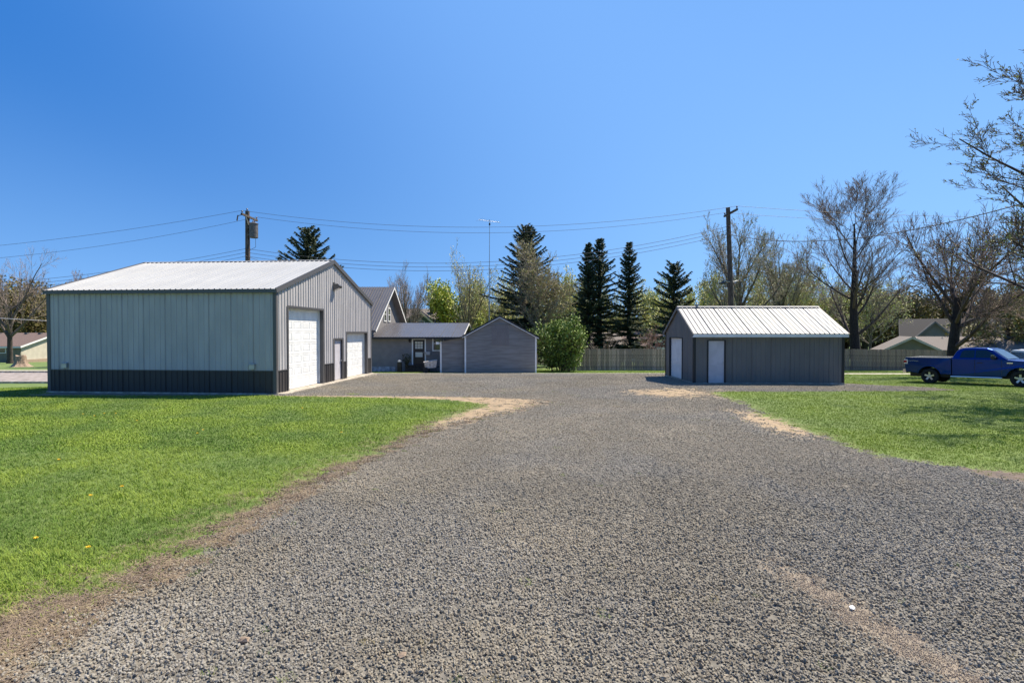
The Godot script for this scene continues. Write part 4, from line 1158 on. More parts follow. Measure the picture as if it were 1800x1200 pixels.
		var tr := Buf.new(); tr.box(Vector3(-1.168, 1.12, s * 0.875 - 0.1), Vector3(-1.02, 1.25, s * 0.875 + 0.118))
		mi("red_lens", tr, M.lamp_red, to)
		var hl := Buf.new(); hl.box(Vector3(4.5, 0.92, s * 0.8 - 0.14), Vector3(4.7, 1.12, s * 0.8 + 0.14))
		mi("headlight", hl, M.lamp_clear, t)
		var bd := Buf.new(); bd.box(Vector3(3.2, 1.14, s * 0.965), Vector3(3.42, 1.19, s * 0.985))
		mi("fender_badge", bd, M.chrome, t)
	var ws := Buf.new()
	ws.face(Vector3(3.225, 1.365, -0.86), Vector3(3.225, 1.365, 0.86), Vector3(2.67, 1.81, 0.73), Vector3(2.67, 1.81, -0.73), Vector3(1, 1, 0))
	mi("windshield", ws, M.window_pane, t)
	var rw := Buf.new()
	rw.face(Vector3(1.025, 1.47, -0.8), Vector3(1.025, 1.47, 0.8), Vector3(1.155, 1.745, 0.7), Vector3(1.155, 1.745, -0.7), Vector3(-1, 1, 0))
	mi("rear_window", rw, M.glass_tint, t)
	var bp := Buf.new(); bp.bar(Vector3(-1.17, 0.66, -0.9), Vector3(-1.17, 0.66, 0.9), 0.08, 0.1)
	mi("rear_bumper", bp, M.chrome, t)
	var fb := Buf.new(); fb.bar(Vector3(4.72, 0.6, -0.92), Vector3(4.72, 0.6, 0.92), 0.08, 0.11)
	mi("front_bumper", fb, M.chrome, t)
	var gr := Buf.new(); gr.box(Vector3(4.6, 0.78, -0.62), Vector3(4.705, 1.1, 0.62))
	mi("grille", gr, M.chrome, t)
	var ch := Buf.new(); ch.box(Vector3(-1.0, 0.36, -0.62), Vector3(4.4, 0.75, 0.62))
	mi("chassis", ch, M.plastic_black, t)
	for q in [[0.0, 0.84, 1.0], [0.0, -0.84, -1.0], [3.68, 0.84, 1.0], [3.68, -0.84, -1.0]]:
		wheel(t, q[0], q[1], 0.40, q[2])
	var tm := TextMesh.new()
	var sf := SystemFont.new(); sf.font_names = PackedStringArray(["Droid Sans"]); sf.font_italic = true
	tm.text = "FX4 Off Road"; tm.font = sf; tm.font_size = 24; tm.pixel_size = 0.0034; tm.depth = 0.004; tm.material = M.letter
	var lt := MeshInstance3D.new(); lt.name = "decal_lettering"; lt.mesh = tm; t.add_child(lt)
	lt.position = Vector3(-0.72, 1.22, 0.98); lt.rotation.x = -0.05

func build_suv() -> void:
	var at := Vector2(31.4, 32.5)
	var t := thing("white_suv", "white sport utility vehicle parked beyond the blue pickup", "car", P(at.x, at.y, gh(at.x, at.y)), -0.25)
	var z := func(y: float) -> float: return 0.93 - 0.3 * maxf(0.0, y - 1.05)
	var p := PackedVector2Array([Vector2(-0.95, 1.0), Vector2(-0.98, 0.6), Vector2(-0.85, 0.4), Vector2(-0.45, 0.38)])
	p.append_array(PackedVector2Array(arch(0, 0.36, 0.42, PI - 0.1, 0.1, 10)))
	p.append_array(PackedVector2Array([Vector2(2.3, 0.36)]))
	p.append_array(PackedVector2Array(arch(2.75, 0.36, 0.42, PI - 0.1, 0.1, 10)))
	p.append_array(PackedVector2Array([Vector2(3.5, 0.42), Vector2(3.6, 0.75), Vector2(3.45, 0.98), Vector2(2.6, 1.1), Vector2(1.85, 1.62), Vector2(1.4, 1.74), Vector2(-0.2, 1.76), Vector2(-0.7, 1.68)]))
	var b := Buf.new(); shell(b, p, z, 0.05)
	mi("body", b, M.paint_white, t)
	for s in [-1.0, 1.0]:
		glass_side(t, [Vector2(-0.72, 1.1), Vector2(0.05, 1.1), Vector2(0.05, 1.58), Vector2(-0.55, 1.56)], z, s, M.glass_tint)
		glass_side(t, [Vector2(0.1, 1.1), Vector2(1.0, 1.1), Vector2(1.0, 1.6), Vector2(0.1, 1.59)], z, s, M.glass_tint)
		glass_side(t, [Vector2(1.05, 1.1), Vector2(2.3, 1.1), Vector2(1.7, 1.54), Vector2(1.05, 1.6)], z, s, M.glass_tint)
		var tl := Buf.new(); tl.box(Vector3(-0.97, 0.95, s * 0.78 - 0.08), Vector3(-0.9, 1.2, s * 0.78 + 0.08))
		mi("tail_light", tl, M.lamp_red, t)
	var rw := Buf.new(); rw.face(Vector3(-0.925, 1.1, -0.75), Vector3(-0.925, 1.1, 0.75), Vector3(-0.76, 1.58, 0.65), Vector3(-0.76, 1.58, -0.65), Vector3(-1, 0, 0))
	mi("rear_window", rw, M.glass_tint, t)
	var ws := Buf.new(); ws.face(Vector3(2.59, 1.125, -0.8), Vector3(2.59, 1.125, 0.8), Vector3(1.9, 1.605, 0.68), Vector3(1.9, 1.605, -0.68), Vector3(1, 1, 0))
	mi("windshield", ws, M.window_pane, t)
	for q in [[0.0, 0.8, 1.0], [0.0, -0.8, -1.0], [2.75, 0.8, 1.0], [2.75, -0.8, -1.0]]: wheel(t, q[0], q[1], 0.35, q[2])

# ---------- trees ----------
# o: n (children a level), ang (degrees from parent, lo/hi), len (share of parent), start, up (pull to the sky a level), jit, bark, tip, leaf
func grow(bt: Buf, bc: Buf, p: Vector3, d: Vector3, L: float, r: float, lv: int, o: Dictionary) -> void:
	var last: int = o.n.size()
	var segs := 6 if lv == 0 else (5 if lv == 1 else (3 if lv == 2 and lv < last else (2 if lv < last else 1)))
	var b := bt if lv <= 1 else bc
	var sides := 9 if lv == 0 else (6 if lv == 1 else (4 if lv == 2 else 3))
	var tipr: float = r * (float(o.get("tt", 0.62)) if lv == 0 else 0.22)
	var kids: int = o.n[lv] if lv < last else 0
	var made := 0
	var az := rng.randf() * TAU
	var col: Color = o.bark.lerp(o.tip, clampf(float(lv) / maxf(last, 1), 0, 1))  # tip colours of mid and far trees are lightened to look sunlit
	var rmin: float = o.get("rmin", 0.006)
	for i in segs:
		var s0 := float(i) / segs; var s1 := float(i + 1) / segs
		var jt: float = o.jit * (0.5 if lv == 0 else 1.0)
		var nd := (d + Vector3(rng.randfn() * jt, rng.randfn() * jt * 0.6, rng.randfn() * jt) + Vector3.UP * float(o.up[mini(lv, o.up.size() - 1)]) / segs).normalized()
		var q := p + nd * L / segs
		var f := rng.randf_range(0.8, 1.2)
		b.col = Color(col.r * f, col.g * f, col.b * f)
		b.tube(p, q, maxf(lerpf(r, tipr, s0), rmin), maxf(lerpf(r, tipr, s1), rmin * 0.7), sides)
		d = nd
		if kids > 0 and s1 > o.start[lv]:
			var want := int(round(kids * clampf((s1 - o.start[lv]) / (1.0 - o.start[lv]), 0, 1)))
			while made < want:
				made += 1
				az += 2.4 + rng.randf_range(-0.5, 0.5)
				var sd := d.cross(Vector3(0.3, 1, 0.2)).normalized()
				if sd.length() < 0.1: sd = Vector3(1, 0, 0)
				var sp := sd.rotated(d, az)
				var an := deg_to_rad(rng.randf_range(o.ang[lv][0], o.ang[lv][1]))
				var cd := (d * cos(an) + sp * sin(an)).normalized()
				var at := p.lerp(q, rng.randf())
				var cl: float = L * o.len[lv] * rng.randf_range(0.65, 1.15) * (1.0 - (0.45 if lv > 0 else float(o.get("top", 0.45))) * s0)
				var cr: float = lerpf(r, tipr, s1) * (float(o.get("cr0", 0.62)) if lv == 0 else 0.5)
				grow(bt, bc, at, cd, cl, cr, lv + 1, o)
		if lv == last and o.has("leaf"):
			var lf: Dictionary = o.leaf
			for k in int(lf.n):
				var at := p.lerp(q, rng.randf()) + Vector3(rng.randfn(), rng.randfn(), rng.randfn()) * float(lf.get("off", 0.03))
				leaf(o.lb, at, lf)
		p = q
func leaf(b: Buf, at: Vector3, lf: Dictionary) -> void:
	var s: float = lf.s * rng.randf_range(0.6, 1.4)
	var a := Vector3(rng.randfn(), rng.randfn() * 0.7, rng.randfn()).normalized() * s
	var w := a.cross(Vector3(rng.randfn(), rng.randfn(), rng.randfn())).normalized() * s * 0.5
	var f := rng.randf_range(0.65, 1.35)
	var c: Color = lf.a.lerp(lf.b, rng.randf())
	b.col = Color(c.r * f, c.g * f, c.b * f)
	b.quad(at, at + a * 0.5 + w, at + a, at + a * 0.5 - w)

func with_r(o: Dictionary, r: float) -> Dictionary:
	o.R = r
	return o
func tree(called: String, label: String, x: float, dd: float, H: float, sd: int, o: Dictionary, group := "") -> Node3D:
	rng.seed = sd
	var t := thing(called, label, "tree" if not called.contains("shrub") else "shrub", onground(x, dd, -0.1), 0.0, group)
	var bt := Buf.new(); var bc := Buf.new(); var lb := Buf.new()
	o.lb = lb
	var stems: int = o.get("stems", 1)
	for k in stems:
		var lean := Vector3(o.get("lean", 0.0), 1, 0)
		if stems > 1:
			var a := TAU * k / stems + rng.randf()
			lean = Vector3(cos(a) * float(o.spread), 1, sin(a) * float(o.spread))
		grow(bt, bc, Vector3(rng.randf_range(-0.1, 0.1) * (stems - 1), 0, rng.randf_range(-0.1, 0.1) * (stems - 1)), lean.normalized(), H * float(o.trunk), float(o.r), 0, o)
	if stems == 1:     # root flare
		bt.col = o.bark
		bt.tube(Vector3(0, -0.2, 0), Vector3(0, 0.5, 0), float(o.r) * 1.5, float(o.r) * 1.0, 10)
	# bring the grown shape to its real height and spread
	var top_y := 0.1; var rad := PackedFloat32Array()
	var ys := PackedFloat32Array()
	for q in bc.v: ys.append(q.y); rad.append(Vector2(q.x, q.z).length())
	rad.sort(); ys.sort()
	top_y = maxf(top_y, ys[int(ys.size() * 0.985)])
	var fy := H / top_y; var fr: float = float(o.R) / maxf(rad[int(rad.size() * 0.97)], 0.1) if o.has("R") else fy
	for b in [bt, bc, lb]:
		for i in b.v.size():
			var q: Vector3 = b.v[i]
			b.v[i] = Vector3(q.x * fr, q.y * fy, q.z * fr)
	mi("trunk", bt, M.bark, t)
	mi("crown", bc, M.bark, t)
	if lb.v.size() > 0: mi("leaves", lb, M.leaf, t).set_meta("kind", "stuff")
	o.erase("lb")
	return t

func spruce(label: String, x: float, dd: float, H: float, R: float, sd: int, o := {}) -> Node3D:
	rng.seed = sd
	var t := thing("spruce_tree", label, "tree", onground(x, dd, -0.1))
	var tb := Buf.new(); tb.col = Color(0.06, 0.045, 0.035)
	tb.tube(Vector3.ZERO, Vector3(0, H * 0.98, 0), R * 0.075 + 0.05, 0.02, 8)
	mi("trunk", tb, M.bark, t)
	var b := Buf.new(); var tw := Buf.new()
	var pw: float = o.get("pow", 0.75)
	var dark: Color = o.get("dark", Color(0.026, 0.046, 0.024)); var lite: Color = o.get("lite", Color(0.13, 0.16, 0.07))
	var y: float = H * o.get("low", 0.1)
	var gap: float = o.get("gap", 1.0)
	while y < H * 0.985:
		var f := 1.0 - y / H
		var len0 := R * pow(f, pw) * rng.randf_range(0.78, 1.08)
		var nb := int(5 + 4 * f)
		var a0 := rng.randf() * TAU
		for k in nb:
			var a := a0 + TAU * k / nb + rng.randf_range(-0.3, 0.3)
			var L := len0 * rng.randf_range(0.55, 1.15) + 0.12
			var out := Vector3(cos(a), 0, sin(a))
			var base := Vector3(0, y + rng.randf_range(-0.15, 0.15), 0)
			var pitch0 := lerpf(-0.35, 0.75, 1.0 - f) + rng.randf_range(-0.15, 0.15)
			var n := int(maxf(3, L / 0.2))
			var p := base
			tw.col = Color(0.05, 0.04, 0.03)
			for i in n:
				var s := float(i + 1) / n
				var pt := pitch0 - 0.25 * s + 0.55 * s * s
				var q := p + (out + Vector3.UP * pt).normalized() * L / n
				if i % 2 == 0: tw.tube(p, q, 0.02 * (1.1 - s), 0.016 * (1.1 - s), 3)
				var side := out.cross(Vector3.UP)
				var m := int(o.get("dense", 16))
				for j in m:
					var sg := -1.0 if j % 2 == 0 else 1.0
					var dir := (side * sg * rng.randf_range(0.2, 1.0) + out * rng.randf_range(0.3, 1.0) + Vector3.UP * rng.randf_range(-0.75, 0.35)).normalized()
					var ll := rng.randf_range(0.2, 0.42) * (0.75 + 0.6 * (1.0 - s))
					var wv := dir.cross(Vector3(rng.randfn(), rng.randfn() + 1.0, rng.randfn())).normalized() * 0.062
					var c := dark.lerp(lite, rng.randf() * rng.randf() * 1.3)
					b.col = c
					var st := p.lerp(q, rng.randf())
					b.tri(st - wv, st + wv, st + dir * ll)
				p = q
		y += (0.28 + 0.22 * f) * gap
	mi("limbs", tw, M.bark, t)
	mi("needles", b, M.needles, t).set_meta("kind", "stuff")
	return t

func build_trees() -> void:
	var grey := Color(0.10, 0.082, 0.07); var twig := Color(0.20, 0.165, 0.14); var pink := Color(0.26, 0.19, 0.17)
	var brown := Color(0.045, 0.03, 0.026); var tan_ := Color(0.33, 0.27, 0.19)
	var bud := {"n": 1, "s": 0.10, "a": Color(0.30, 0.27, 0.12), "b": Color(0.25, 0.32, 0.08)}
	var fresh := {"n": 7, "s": 0.22, "a": Color(0.26, 0.30, 0.03), "b": Color(0.42, 0.44, 0.07), "off": 0.3}
	var vase := {"n": [12, 10, 9, 7], "ang": [[20, 46], [20, 42], [22, 48], [20, 45]], "len": [1.05, 0.55, 0.55, 0.6], "start": [0.32, 0.15, 0.12, 0.1], "up": [0.1, 0.3, 0.28, 0.25], "jit": 0.06, "trunk": 0.5, "r": 0.42, "bark": brown, "tip": Color(0.25, 0.18, 0.16), "top": 0.3, "rmin": 0.010}
	var oak := {"n": [10, 10, 9, 7], "ang": [[30, 66], [22, 50], [24, 52], [20, 50]], "len": [1.3, 0.55, 0.55, 0.6], "start": [0.38, 0.18, 0.12, 0.1], "up": [0.1, 0.28, 0.25, 0.2], "jit": 0.08, "trunk": 0.42, "r": 0.3, "bark": brown, "tip": Color(0.33, 0.24, 0.21), "top": 0.2, "rmin": 0.009}
	var a := vase.duplicate(true)
	a.n = [18, 9, 8, 7]; a.trunk = 0.8; a.r = 0.36; a.tip = Color(0.36, 0.275, 0.25); a.rmin = 0.0085; a.tt = 0.12; a.cr0 = 0.46; a.len = [0.5, 0.62, 0.58, 0.6]; a.start = [0.24, 0.2, 0.12, 0.1]; a.ang = [[28, 50], [18, 40], [18, 40], [15, 40]]; a.up = [0.0, 0.5, 0.35, 0.3]; a.top = 0.5
	tree("bare_tree", "tall bare leafless tree with one thick dark trunk behind the board fence", 31.0, 48.5, 16.8, 101, with_r(a, 5.0))
	a = oak.duplicate(true); a.r = 0.31; a.cr0 = 0.5; a.trunk = 0.36; a.len[0] = 1.4
	tree("bare_tree", "dark spreading bare tree forking low beside the blue pickup", 27.7, 34.0, 10.2, 112, with_r(a, 4.8))
	a = vase.duplicate(true); a.r = 0.36; a.bark = Color(0.09, 0.075, 0.065); a.tip = Color(0.48, 0.42, 0.34); a.n = [11, 10, 8, 6]; a.ang[0] = [22, 52]; a.leaf = {"n": 1, "s": 0.09, "a": Color(0.30, 0.28, 0.16), "b": Color(0.3, 0.33, 0.12)}
	tree("bare_tree", "pale grey budding tree right behind the leaning utility pole", 21.9, 52.0, 14.0, 123, with_r(a, 3.8))
	a.r = 0.22
	tree("bare_tree", "slim pale budding tree between the leaning pole and the tall bare tree", 28.6, 57.0, 14.0, 134, with_r(a, 3.9))
	a = oak.duplicate(true); a.tip = Color(0.52, 0.41, 0.37); a.bark = grey; a.r = 0.4; a.n = [10, 9, 8, 6]
	tree("bare_tree", "wide bare tree across the street behind the low tan house", -67.0, 72.0, 14.5, 145, with_r(a, 5.2))
	a = vase.duplicate(true); a.tip = Color(0.52, 0.41, 0.37); a.bark = grey; a.r = 0.2
	tree("bare_tree", "small bare tree whose pinkish top shows over the garage roof", -47.4, 60.0, 10.0, 156, with_r(a, 2.6))
	a = vase.duplicate(true); a.tip = Color(0.52, 0.44, 0.40); a.bark = Color(0.16, 0.13, 0.115); a.r = 0.25; a.trunk = 0.34; a.len[0] = 1.7
	tree("bare_tree", "bare grey tree rising just behind the steep brown house roof", -14.4, 75.0, 12.2, 167, with_r(a, 3.2))
	a = vase.duplicate(true); a.tip = Color(0.52, 0.45, 0.32); a.bark = Color(0.09, 0.075, 0.065); a.r = 0.22; a.n = [9, 9, 7, 5]; a.rmin = 0.008; a.trunk = 0.3; a.len[0] = 2.0; a.ang[0] = [14, 36]; a.leaf = {"n": 1, "s": 0.11, "a": Color(0.55, 0.50, 0.22), "b": Color(0.52, 0.54, 0.14)}
	tree("budding_tree", "thin budding tree with several upright stems in front of the yellow-green tree", -5.4, 63.0, 12.3, 178, with_r(a, 4.0))
	a.r = 0.16; a.leaf.n = 2; a.n = [9, 9, 7, 5]
	tree("budding_tree", "thin hazy budding tree beside the antenna mast", -1.4, 66.0, 10.6, 189, with_r(a, 3.8))
	# fresh yellow-green crowns
	a = oak.duplicate(true); a.n = [11, 9, 7, 3]; a.start[0] = 0.2; a.ang[0] = [30, 85]; a.leaf = fresh; a.tip = Color(0.12, 0.1, 0.06); a.r = 0.25; a.len[0] = 1.15
	tree("leafy_tree", "bright yellow-green leafing tree behind the green house chimney", -7.6, 79.0, 11.2, 201, with_r(a, 5.6))
	a.leaf = fresh.duplicate(); a.leaf.n = 3; a.leaf.a = Color(0.36, 0.36, 0.12); a.leaf.b = Color(0.46, 0.46, 0.15); a.tip = Color(0.45, 0.39, 0.28)
	tree("leafy_tree", "pale green leafing tree behind the shortest spruce", 24.0, 86.0, 12.3, 212, with_r(a, 4))
	tree("leafy_tree", "pale green leafing tree low behind the storage shed roof", 30.5, 88.0, 11.0, 223, with_r(a, 4))
	a.leaf.n = 2
	tree("leafy_tree", "pale thinly leafed tree between the big spruce and the twin spruces", 6.3, 72.0, 11.4, 234, with_r(a, 3))
	tree("leafy_tree", "pale thinly leafed tree just behind the twin spruces", 18.0, 99.0, 13.6, 245, with_r(a, 3))
	a.leaf = {"n": 4, "s": 0.2, "a": Color(0.16, 0.13, 0.045), "b": Color(0.22, 0.21, 0.06), "off": 0.25}
	tree("leafy_tree", "rounded olive leafed tree behind the tan ranch house", 55.5, 60.0, 8.6, 256, with_r(a, 4.6))
	# back row of pale trees, sunlight put into the light twig colour
	var pale := vase.duplicate(true); pale.n = [10, 9, 7, 5]; pale.ang[0] = [24, 56]; pale.r = 0.2; pale.rmin = 0.009; pale.bark = Color(0.16, 0.135, 0.115); pale.tip = Color(0.52, 0.46, 0.37)
	var rows := [[33.0, 70.0, 12.0, 4.2, 2, "hazy pale tree filling the gap between the two slim budding trees"], [38.5, 74.0, 13.0, 4.6, 2, "hazy pale tree behind the left limbs of the tall bare tree"], [44.0, 78.0, 12.0, 4.8, 1, "hazy pale tree right behind the tall bare trunk"], [26.0, 68.0, 11.0, 4.0, 3, "pale green tree behind the leaning utility pole"], [25.6, 97.0, 13.0, 4.8, 4, "pale green tree behind the pinkish shrub and short spruce"], [13.6, 97.0, 13.4, 5.0, 3, "pale green tree seen between the joined spruce pair and the narrow spruce"], [3.5, 80.0, 11.0, 4.4, 2, "pale twiggy tree just behind the biggest spruce"], [-3.2, 84.0, 11.2, 4.6, 4, "pale green tree between the antenna mast and the biggest spruce"], [-12.5, 92.0, 10.5, 4.4, 1, "hazy bare tree behind the green house roof"], [53.0, 80.0, 12.5, 5.0, 1, "hazy pale tree between the tall bare tree and the low forked tree"], [7.0, 66.0, 10.8, 3.0, 2, "slim pale tree left of the joined spruce pair"]]
	for q in rows:
		pale.leaf = {"n": int(q[4]), "s": 0.15, "a": Color(0.50, 0.47, 0.20), "b": Color(0.48, 0.50, 0.16), "off": 0.12}
		tree("pale_tree", q[5], q[0], q[1], q[2], 700 + int(q[1] * 3 + q[0]), with_r(pale, q[3]), "pale trees of the back row")
	# spruces
	spruce("lone dark spruce whose top shows above the garage roof peak", -18.2, 48.5, 12.9, 5.4, 301, {"pow": 0.6, "low": 0.3})
	spruce("biggest dark spruce, towering over the weathered shed", 1.45, 54.0, 14.2, 5.8, 312, {"pow": 0.6, "lite": Color(0.12, 0.13, 0.06)})
	spruce("slender left spruce of the joined pair behind the board fence", 8.45, 60.0, 13.8, 3.9, 323, {"gap": 1.15, "dense": 15})
	spruce("slender right spruce of the joined pair behind the board fence", 9.75, 60.3, 14.2, 4.9, 334, {"gap": 1.15, "dense": 15})
	spruce("narrow dark spruce standing alone between the pair and the short spruce", 13.0, 60.0, 13.8, 4.3, 345, {"gap": 1.2, "dense": 15})
	spruce("short open-branched green spruce near the storage shed roof", 16.8, 56.0, 11.0, 4.0, 356, {"pow": 0.5, "gap": 1.3, "lite": Color(0.13, 0.15, 0.07), "dark": Color(0.03, 0.05, 0.024), "dense": 15})
	# bare birch in front of the big spruce
	a = vase.duplicate(true); a.n = [11, 11, 8, 6]; a.bark = Color(0.22, 0.18, 0.14); a.tip = Color(0.55, 0.47, 0.34); a.r = 0.14; a.ang[0] = [18, 50]; a.trunk = 0.5; a.rmin = 0.011
	a.leaf = {"n": 1, "s": 0.1, "a": Color(0.32, 0.27, 0.1), "b": Color(0.3, 0.3, 0.1)}
	tree("budding_tree", "tan twiggy tree in front of the biggest spruce", 2.2, 50.5, 11.4, 401, with_r(a, 3.2))
	# shrubs
	a = oak.duplicate(true); a.n = [7, 6, 4, 3]; a.stems = 9; a.spread = 0.4; a.trunk = 0.62; a.r = 0.04; a.len[0] = 0.5; a.start = [0.1, 0.1, 0.1, 0.1]; a.tip = Color(0.1, 0.08, 0.05)
	a.leaf = {"n": 3, "s": 0.11, "a": Color(0.085, 0.14, 0.02), "b": Color(0.20, 0.27, 0.045), "off": 0.2}
	tree("leafy_shrub", "big fresh green shrub between the weathered shed and the fence", 4.0, 43.8, 4.0, 412, with_r(a, 2.1))
	a.erase("leaf"); a.stems = 5; a.n = [5, 4, 4, 2]; a.tip = Color(0.42, 0.24, 0.19); a.bark = Color(0.25, 0.15, 0.12); a.spread = 0.4; a.rmin = 0.008
	tree("bare_shrub", "pinkish bare shrub behind the fence next to the storage shed", 12.4, 47.8, 3.8, 423, with_r(a, 1.9))
	a.tip = Color(0.26, 0.21, 0.17); a.bark = Color(0.2, 0.16, 0.13); a.up = [-0.5, -0.5, -0.3, -0.2]; a.spread = 0.6
	tree("bare_shrub", "grey bare shrub with branches arching over the fence top", 8.2, 48.2, 3.2, 434, with_r(a, 2.3))
	# near tree whose branches reach into view
	a = oak.duplicate(true); a.n = [24, 15, 9, 7]; a.cr0 = 0.4; a.r = 0.27; a.trunk = 0.62; a.len = [0.95, 0.42, 0.42, 0.5]; a.start = [0.22, 0.15, 0.1, 0.1]; a.ang[0] = [48, 85]; a.up = [0.1, 0.35, 0.2, 0.25]; a.rmin = 0.006; a.jit = 0.07; a.top = 0.35
	a.bark = Color(0.06, 0.045, 0.04); a.tip = Color(0.14, 0.10, 0.09)
	a.leaf = {"n": 1, "s": 0.045, "a": Color(0.36, 0.28, 0.17), "b": Color(0.32, 0.36, 0.12), "off": 0.012}
	tree("budding_tree", "near budding tree reaching long branches over the lawn", 20.2, 16.8, 10.2, 507, with_r(a, 6.6))
	# far wood: one mass
	rng.seed = 600
	var wb := Buf.new()
	wb.col = Color(0.3, 0.25, 0.2)
	for k in 5: wb.tube(Vector3(rng.randf_range(-0.5, 0.5), -1, rng.randf_range(-0.5, 0.5)), Vector3(rng.randf_range(-2.5, 2.5), 7, rng.randf_range(-2.5, 2.5)), 0.16, 0.05, 5)
	for k in 140:
		var q0 := Vector3(rng.randfn(), rng.randfn(), rng.randfn()).normalized() * rng.randf()
		var p := Vector3(q0.x * 2.6, 5.2 + q0.y * 2.8, q0.z * 2.6)
		wb.tube(p - (p - Vector3(0, 3, 0)) * 0.25, p + (p - Vector3(0, 3, 0)) * 0.25, 0.04, 0.015, 3)
	var lf := {"s": 0.24, "a": Color(0.75, 0.62, 0.42), "b": Color(1.0, 1.0, 0.45)}
	for k in 2600:
		var q := Vector3(rng.randfn(), rng.randfn(), rng.randfn()).normalized() * pow(rng.randf(), 0.4)
		leaf(wb, Vector3(q.x * 3.3, 5.8 + q.y * 3.6, q.z * 3.3), lf)
	var tf := []; var cs := []
	for k in 330:
		var ang := rng.randf_range(-0.95, 0.95)
		var dist := rng.randf_range(105, 165)
		var x := tan(ang) * dist
		var side := smoothstep(0.42, 0.6, absf(ang + 0.05))
		var h := rng.randf_range(0.85, 1.15) + side * rng.randf_range(0.35, 0.75)
		tf.append(Transform3D(Basis(Vector3.UP, rng.randf() * TAU).scaled(Vector3(h, h * rng.randf_range(0.9, 1.15), h)), P(x, dist, gh(x, dist))))
		var f := rng.randf_range(0.7, 1.2)
		cs.append(Color(0.19, 0.18, 0.07).lerp(Color(0.20, 0.15, 0.10), rng.randf()) * f)
	scatter("far_woods", wb.mesh(M.leaf), tf, cs, "olive brown woods along the horizon behind all the houses", "woods")

func scatter(called: String, m: Mesh, tf: Array, cs: Array, label: String, cat: String) -> MultiMeshInstance3D:
	var mm := MultiMesh.new()
	mm.transform_format = MultiMesh.TRANSFORM_3D
	mm.use_colors = true
	mm.mesh = m
	mm.instance_count = tf.size()
	for i in tf.size():
		mm.set_instance_transform(i, tf[i]); mm.set_instance_color(i, cs[i])
	var o := MultiMeshInstance3D.new()
	o.name = called; o.multimesh = mm
	o.set_meta("kind", "stuff")
	tag(o, label, cat)
	add_child(o, true)
	return o

# ---------- ground ----------
func build_ground() -> void:
	var tex := make_ground_map()
	var gm := StandardMaterial3D.new(); gm.albedo_texture = tex; gm.roughness = 0.95
	M.ground_map = gm
	var far := noise_tex(9, 0.03, 5, S(0.075, 0.115, 0.022), S(0.14, 0.19, 0.045), 256, 1.5)
	mat("ground_far", Color(1, 1, 1), 0.95, far, Vector3(0.12, 0.12, 0.12), true)
	var near := Buf.new(); var drive := Buf.new()
	var n := 232; var st := MAP_W / n
	var hs := []
	for j in n + 1:
		var row := PackedFloat32Array()
		for i in n + 1: row.append(gh(MAP_X0 + i * st, MAP_D0 + j * st))
		hs.append(row)
	for j in n:
		for i in n:
			var x := MAP_X0 + i * st; var d := MAP_D0 + j * st
			var k := kind_at(x + st / 2, d + st / 2)
			var b := drive if k == 2 or k == 5 or k == 1 or k == 3 else near
			var A := P(x, d, hs[j][i]); var B := P(x + st, d, hs[j][i + 1]); var C := P(x + st, d + st, hs[j + 1][i + 1]); var D := P(x, d + st, hs[j + 1][i])
			b.face(A, B, C, D, Vector3.UP)
	for b in [near, drive]:
		for q in b.v: b.u.append(Vector2((q.x - MAP_X0) / MAP_W, (-q.z - MAP_D0) / MAP_W))
	structure(mi("driveway", drive, gm, self))
	var a := []
	for x in [-1200, -500, -300, -200, -140, -105, -90, -78, -66, -54, -46, -40, -35, -30, -26]: a.append(float(x))
	var dn := []
	for d in [-300, -60, -4]: dn.append(float(d))
	var xs := a.duplicate(); var x2 := -22.0
	while x2 < 31.9: xs.append(x2); x2 += 4.0
	for x in [32, 36, 42, 50, 60, 72, 90, 120, 170, 260, 500, 1200]: xs.append(float(x))
	var dd := 0.0
	while dd < 53.9: dn.append(dd); dd += 2.0
	for d in [54, 58, 63, 70, 77, 85, 95, 107, 120, 150, 220, 400, 800, 1500]: dn.append(float(d))
	var fb := Buf.new()
	for j in dn.size() - 1:
		for i in xs.size() - 1:
			if xs[i] >= MAP_X0 and xs[i + 1] <= MAP_X0 + MAP_W and dn[j] >= MAP_D0 and dn[j + 1] <= MAP_D0 + MAP_W: continue
			fb.face(P(xs[i], dn[j], gh(xs[i], dn[j])), P(xs[i + 1], dn[j], gh(xs[i + 1], dn[j])), P(xs[i + 1], dn[j + 1], gh(xs[i + 1], dn[j + 1])), P(xs[i], dn[j + 1], gh(xs[i], dn[j + 1])), Vector3.UP)
	var g := mi("ground", near, gm, self)
	fb.u.resize(fb.v.size())
	var arr := []; arr.resize(Mesh.ARRAY_MAX)
	arr[Mesh.ARRAY_VERTEX] = fb.v; arr[Mesh.ARRAY_NORMAL] = fb.n; arr[Mesh.ARRAY_COLOR] = fb.c; arr[Mesh.ARRAY_TEX_UV] = fb.u
	(g.mesh as ArrayMesh).add_surface_from_arrays(Mesh.PRIMITIVE_TRIANGLES, arr)
	(g.mesh as ArrayMesh).surface_set_material(1, M.ground_far)
	structure(g)
	# sheets laid on the ground
	structure(mi("street", strip(-140, -25, 35.2, 46.0, 0.012), M.asphalt, self))
	var kb := Buf.new()
	for d in [35.05, 46.1]:
		var x := -140.0
		while x < -25.0:
			kb.bar(onground(x, d, 0.05), onground(x + 5.0, d, 0.05), 0.08, 0.08); x += 5.0
	structure(mi("kerb", kb, M.curb, self))
	structure(mi("sidewalk", strip(-140, -25, 49.4, 51.0, 0.02), M.curb, self))
	structure(mi("path", strip(-12, 50, 38.35, 39.85, 0.012), M.curb, self))

